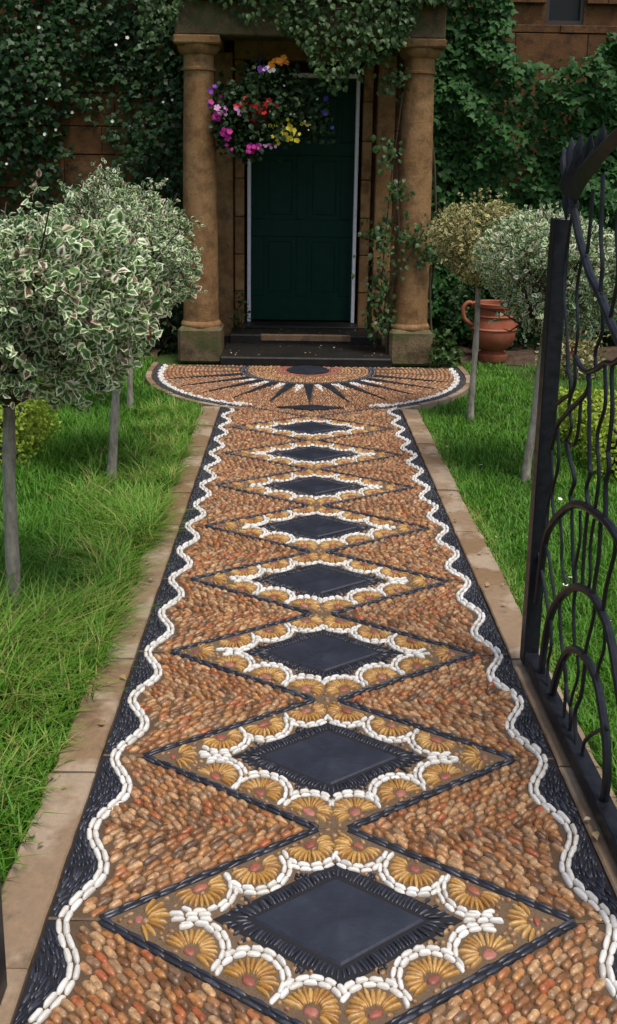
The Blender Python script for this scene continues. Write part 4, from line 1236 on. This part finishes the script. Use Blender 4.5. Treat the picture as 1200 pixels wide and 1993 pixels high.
# ================================================================== IRON GATES
GX, GS = .655, (.655 + .1029) / (.68 + .1029)
def gp(y, z, dx=0.0):
    return (dx, y * GS - 2.775, max(.02, 1.5159 + (z - 1.5159) * GS))
CUR = {
 'A': ([(2.77, 1.47), (2.707, 1.408), (2.672, 1.372), (2.605, 1.322), (2.536, 1.274), (2.455, 1.239), (2.391, 1.204), (2.329, 1.17), (2.289, 1.152), (2.1, 1.06), (1.9, .9), (1.72, .85)], .0135),
 'B': ([(2.502, 1.54), (2.491, 1.485), (2.485, 1.43), (2.476, 1.379), (2.446, 1.317), (2.443, 1.275), (2.44, 1.232)], .009),
 'C': ([(2.576, 1.50), (2.576, 1.422), (2.576, 1.373), (2.583, 1.329)], .008),
 'E': ([(2.622, 1.041), (2.522, 1.018), (2.428, 1.041), (2.356, 1.073), (2.273, 1.092), (2.1, 1.2), (1.95, 1.4), (1.9, 1.6)], .012),
 'E2': ([(2.484, 1.016), (2.472, .986), (2.509, .951), (2.594, .902), (2.681, .85), (2.742, .805), (2.79, .72)], .011),
 'S': ([(2.80, .86), (2.76, .871), (2.695, .902), (2.634, .931), (2.644, .968), (2.671, .992), (2.70, 1.05)], .010),
 'b1': ([(2.534, .94), (2.533, .86), (2.56, .80), (2.647, .785)], .008), 'b2': ([(2.302, 1.085), (2.30, 1.05), (2.273, .962), (2.278, .859)], .009),
 'w1': ([(2.647, .785), (2.595, .751), (2.531, .707), (2.558, .656), (2.541, .631)], .010), 'w2': ([(2.47, .99), (2.44, .88), (2.414, .791), (2.399, .767), (2.422, .717), (2.387, .675)], .009),
 'w3': ([(2.278, .859), (2.26, .824), (2.273, .78), (2.252, .69)], .010),
 'u1': ([(2.646, .561), (2.606, .497), (2.588, .433), (2.535, .39)], .007), 'u2': ([(2.539, .63), (2.498, .512), (2.452, .416)], .008), 'u3': ([(2.395, .672), (2.399, .579), (2.394, .493), (2.383, .44)], .008),
 'u4': ([(2.287, .68), (2.279, .584), (2.292, .505), (2.289, .462)], .009), 'u5': ([(2.169, .67), (2.169, .63), (2.203, .534), (2.214, .454)], .009), 'u6': ([(2.79, .42), (2.731, .398), (2.674, .347), (2.618, .29)], .008), 'u7': ([(2.842, .359), (2.75, .288), (2.672, .22)], .008),
 'arch1': ([(2.82, .20), (2.80, .33), (2.769, .447), (2.68, .537), (2.54, .628), (2.422, .667), (2.322, .681), (2.216, .688), (2.10, .66), (1.9, .55), (1.78, .4), (1.75, .2)], .0135),
 'arch2': ([(2.714, -.02), (2.70, .109), (2.664, .225), (2.581, .326), (2.448, .421), (2.312, .463), (2.214, .454), (2.146, .426), (2.05, .33), (1.95, .18), (1.92, -.02)], .0135),
 'arch3': ([(2.588, -.02), (2.582, .013), (2.54, .113), (2.481, .2), (2.403, .257), (2.299, .281), (2.211, .269), (2.152, .221), (2.103, .161), (2.078, .07), (2.09, -.02)], .0135),
 'v1': ([(2.58, .32), (2.57, .283), (2.525, .201), (2.465, .143), (2.45, .02)], .008), 'v2': ([(2.445, .42), (2.445, .355), (2.408, .258)], .008), 'v3': ([(2.277, .46), (2.277, .414), (2.31, .32), (2.318, .275)], .008),
 'x1': ([(2.50, .18), (2.491, .159), (2.437, .098), (2.387, .068), (2.39, .005)], .008), 'x2': ([(2.311, .275), (2.32, .166), (2.357, .087), (2.312, -.005)], .009), 'x3': ([(2.11, .19), (2.126, .188), (2.259, .065), (2.266, -.02)], .008),
 'z1': ([(2.73, .80), (2.70, .70), (2.74, .60), (2.70, .53)], .008), 'z2': ([(2.62, 1.04), (2.60, .97), (2.64, .90), (2.60, .84), (2.647, .785)], .008), 'z3': ([(2.36, 1.07), (2.33, .97), (2.37, .88), (2.33, .78), (2.34, .68)], .008),
 'z4': ([(2.34, .66), (2.35, .58), (2.33, .50), (2.34, .46)], .007), 'z5': ([(2.46, .64), (2.44, .56), (2.46, .48), (2.44, .42)], .007), 'z6': ([(2.66, .23), (2.63, .15), (2.65, .08), (2.63, .02)], .008), 'z7': ([(2.38, .25), (2.36, .2), (2.40, .1), (2.39, .02)], .007), 'z8': ([(2.20, .45), (2.18, .38), (2.21, .30), (2.19, .26)], .007),
 'z9': ([(2.43, 1.24), (2.40, 1.15), (2.44, 1.09), (2.43, 1.04)], .008), 'z10': ([(2.35, 1.18), (2.32, 1.3), (2.36, 1.42), (2.33, 1.58)], .008), 'z11': ([(2.62, 1.33), (2.65, 1.22), (2.61, 1.12), (2.62, 1.04)], .007), 'z12': ([(2.78, .72), (2.75, .62), (2.79, .52), (2.77, .44)], .007),
 'y1': ([(2.05, 1.03), (2.0, .85), (2.08, .66)], .009), 'y2': ([(1.85, .87), (1.82, .7), (1.86, .52)], .009), 'y3': ([(2.75, 1.45), (2.79, 1.25), (2.72, 1.1), (2.67, .99)], .007)}
NAMES = {'arch1': 'arch_bar', 'arch2': 'arch_bar', 'arch3': 'arch_bar', 'A': 'branch_bar', 'E': 'branch_bar', 'E2': 'branch_bar', 'S': 'branch_bar'}
def make_gate(loc, label):
    g = tag(empty('iron_gate', loc), label, 'gate', 'open wrought iron gate leaves')
    MB().box(-.024, .024, -.026, .026, .015, 1.415, .003).build('stile', M['iron'], g)
    MB().box(-.024, .024, -1.146, -1.094, .015, 1.80, .003).build('stile', M['iron'], g)
    MB().box(-.022, .022, -1.094, -.026, .018, .062, .003).build('bottom_rail', M['iron'], g)
    for k, (pts, rad) in CUR.items():
        MB().tube(spline([gp(*q) for q in pts], 5), rad * (.85 if k[:4] == 'arch' or k == 'A' else .62), 8).build(NAMES.get(k, 'wavy_bar'), M['iron'], g, True)
    # leaf-shaped top rail sweeping up to the hinge side
    up = spline([gp(*q) for q in ((2.87, 1.50), (2.84, 1.57), (2.756, 1.585), (2.621, 1.604), (2.421, 1.65), (2.1, 1.74), (1.72, 1.80))], 4)
    lo = spline([gp(*q) for q in ((2.87, 1.50), (2.82, 1.455), (2.74, 1.45), (2.62, 1.52), (2.41, 1.605), (2.1, 1.70), (1.72, 1.765))], 4)
    V, F = [], []
    for (a, b) in zip(up, lo):
        m_ = [(a[i] + b[i]) / 2 for i in range(3)]
        V += [a, (.020, m_[1], m_[2]), b, (-.020, m_[1], m_[2])]
    for i in range(len(up) - 1):
        for k in range(4):
            F.append((i * 4 + k, i * 4 + (k + 1) % 4, (i + 1) * 4 + (k + 1) % 4, (i + 1) * 4 + k))
    F.append((len(V) - 4, len(V) - 3, len(V) - 2, len(V) - 1))
    MB().add(V, F).build('top_rail', M['iron'], g, True)
    for y, z, h, dy in ((2.84, 1.545, .07, .05), (2.80, 1.565, .075, .015), (2.74, 1.575, .07, -.015), (2.66, 1.58, .06, -.03), (2.82, 1.50, -.09, -.01), (2.76, 1.49, -.07, -.03), (2.55, 1.60, .06, -.02)):
        b = gp(y, z)
        MB().tube([(0, b[1], b[2] - .02), (0, b[1] + dy * .5, b[2] + h * .45), (0, b[1] + dy, b[2] + h)], [.013, .016, .002], 8).build('leaf_finial', M['iron'], g, True)
    return g
make_gate((GX, 2.775, 0), 'black wrought iron gate leaf with nested arches standing open on the right')
make_gate((-.658, 1.49, 0), 'black iron gate leaf at the bottom left corner, only its end post showing')
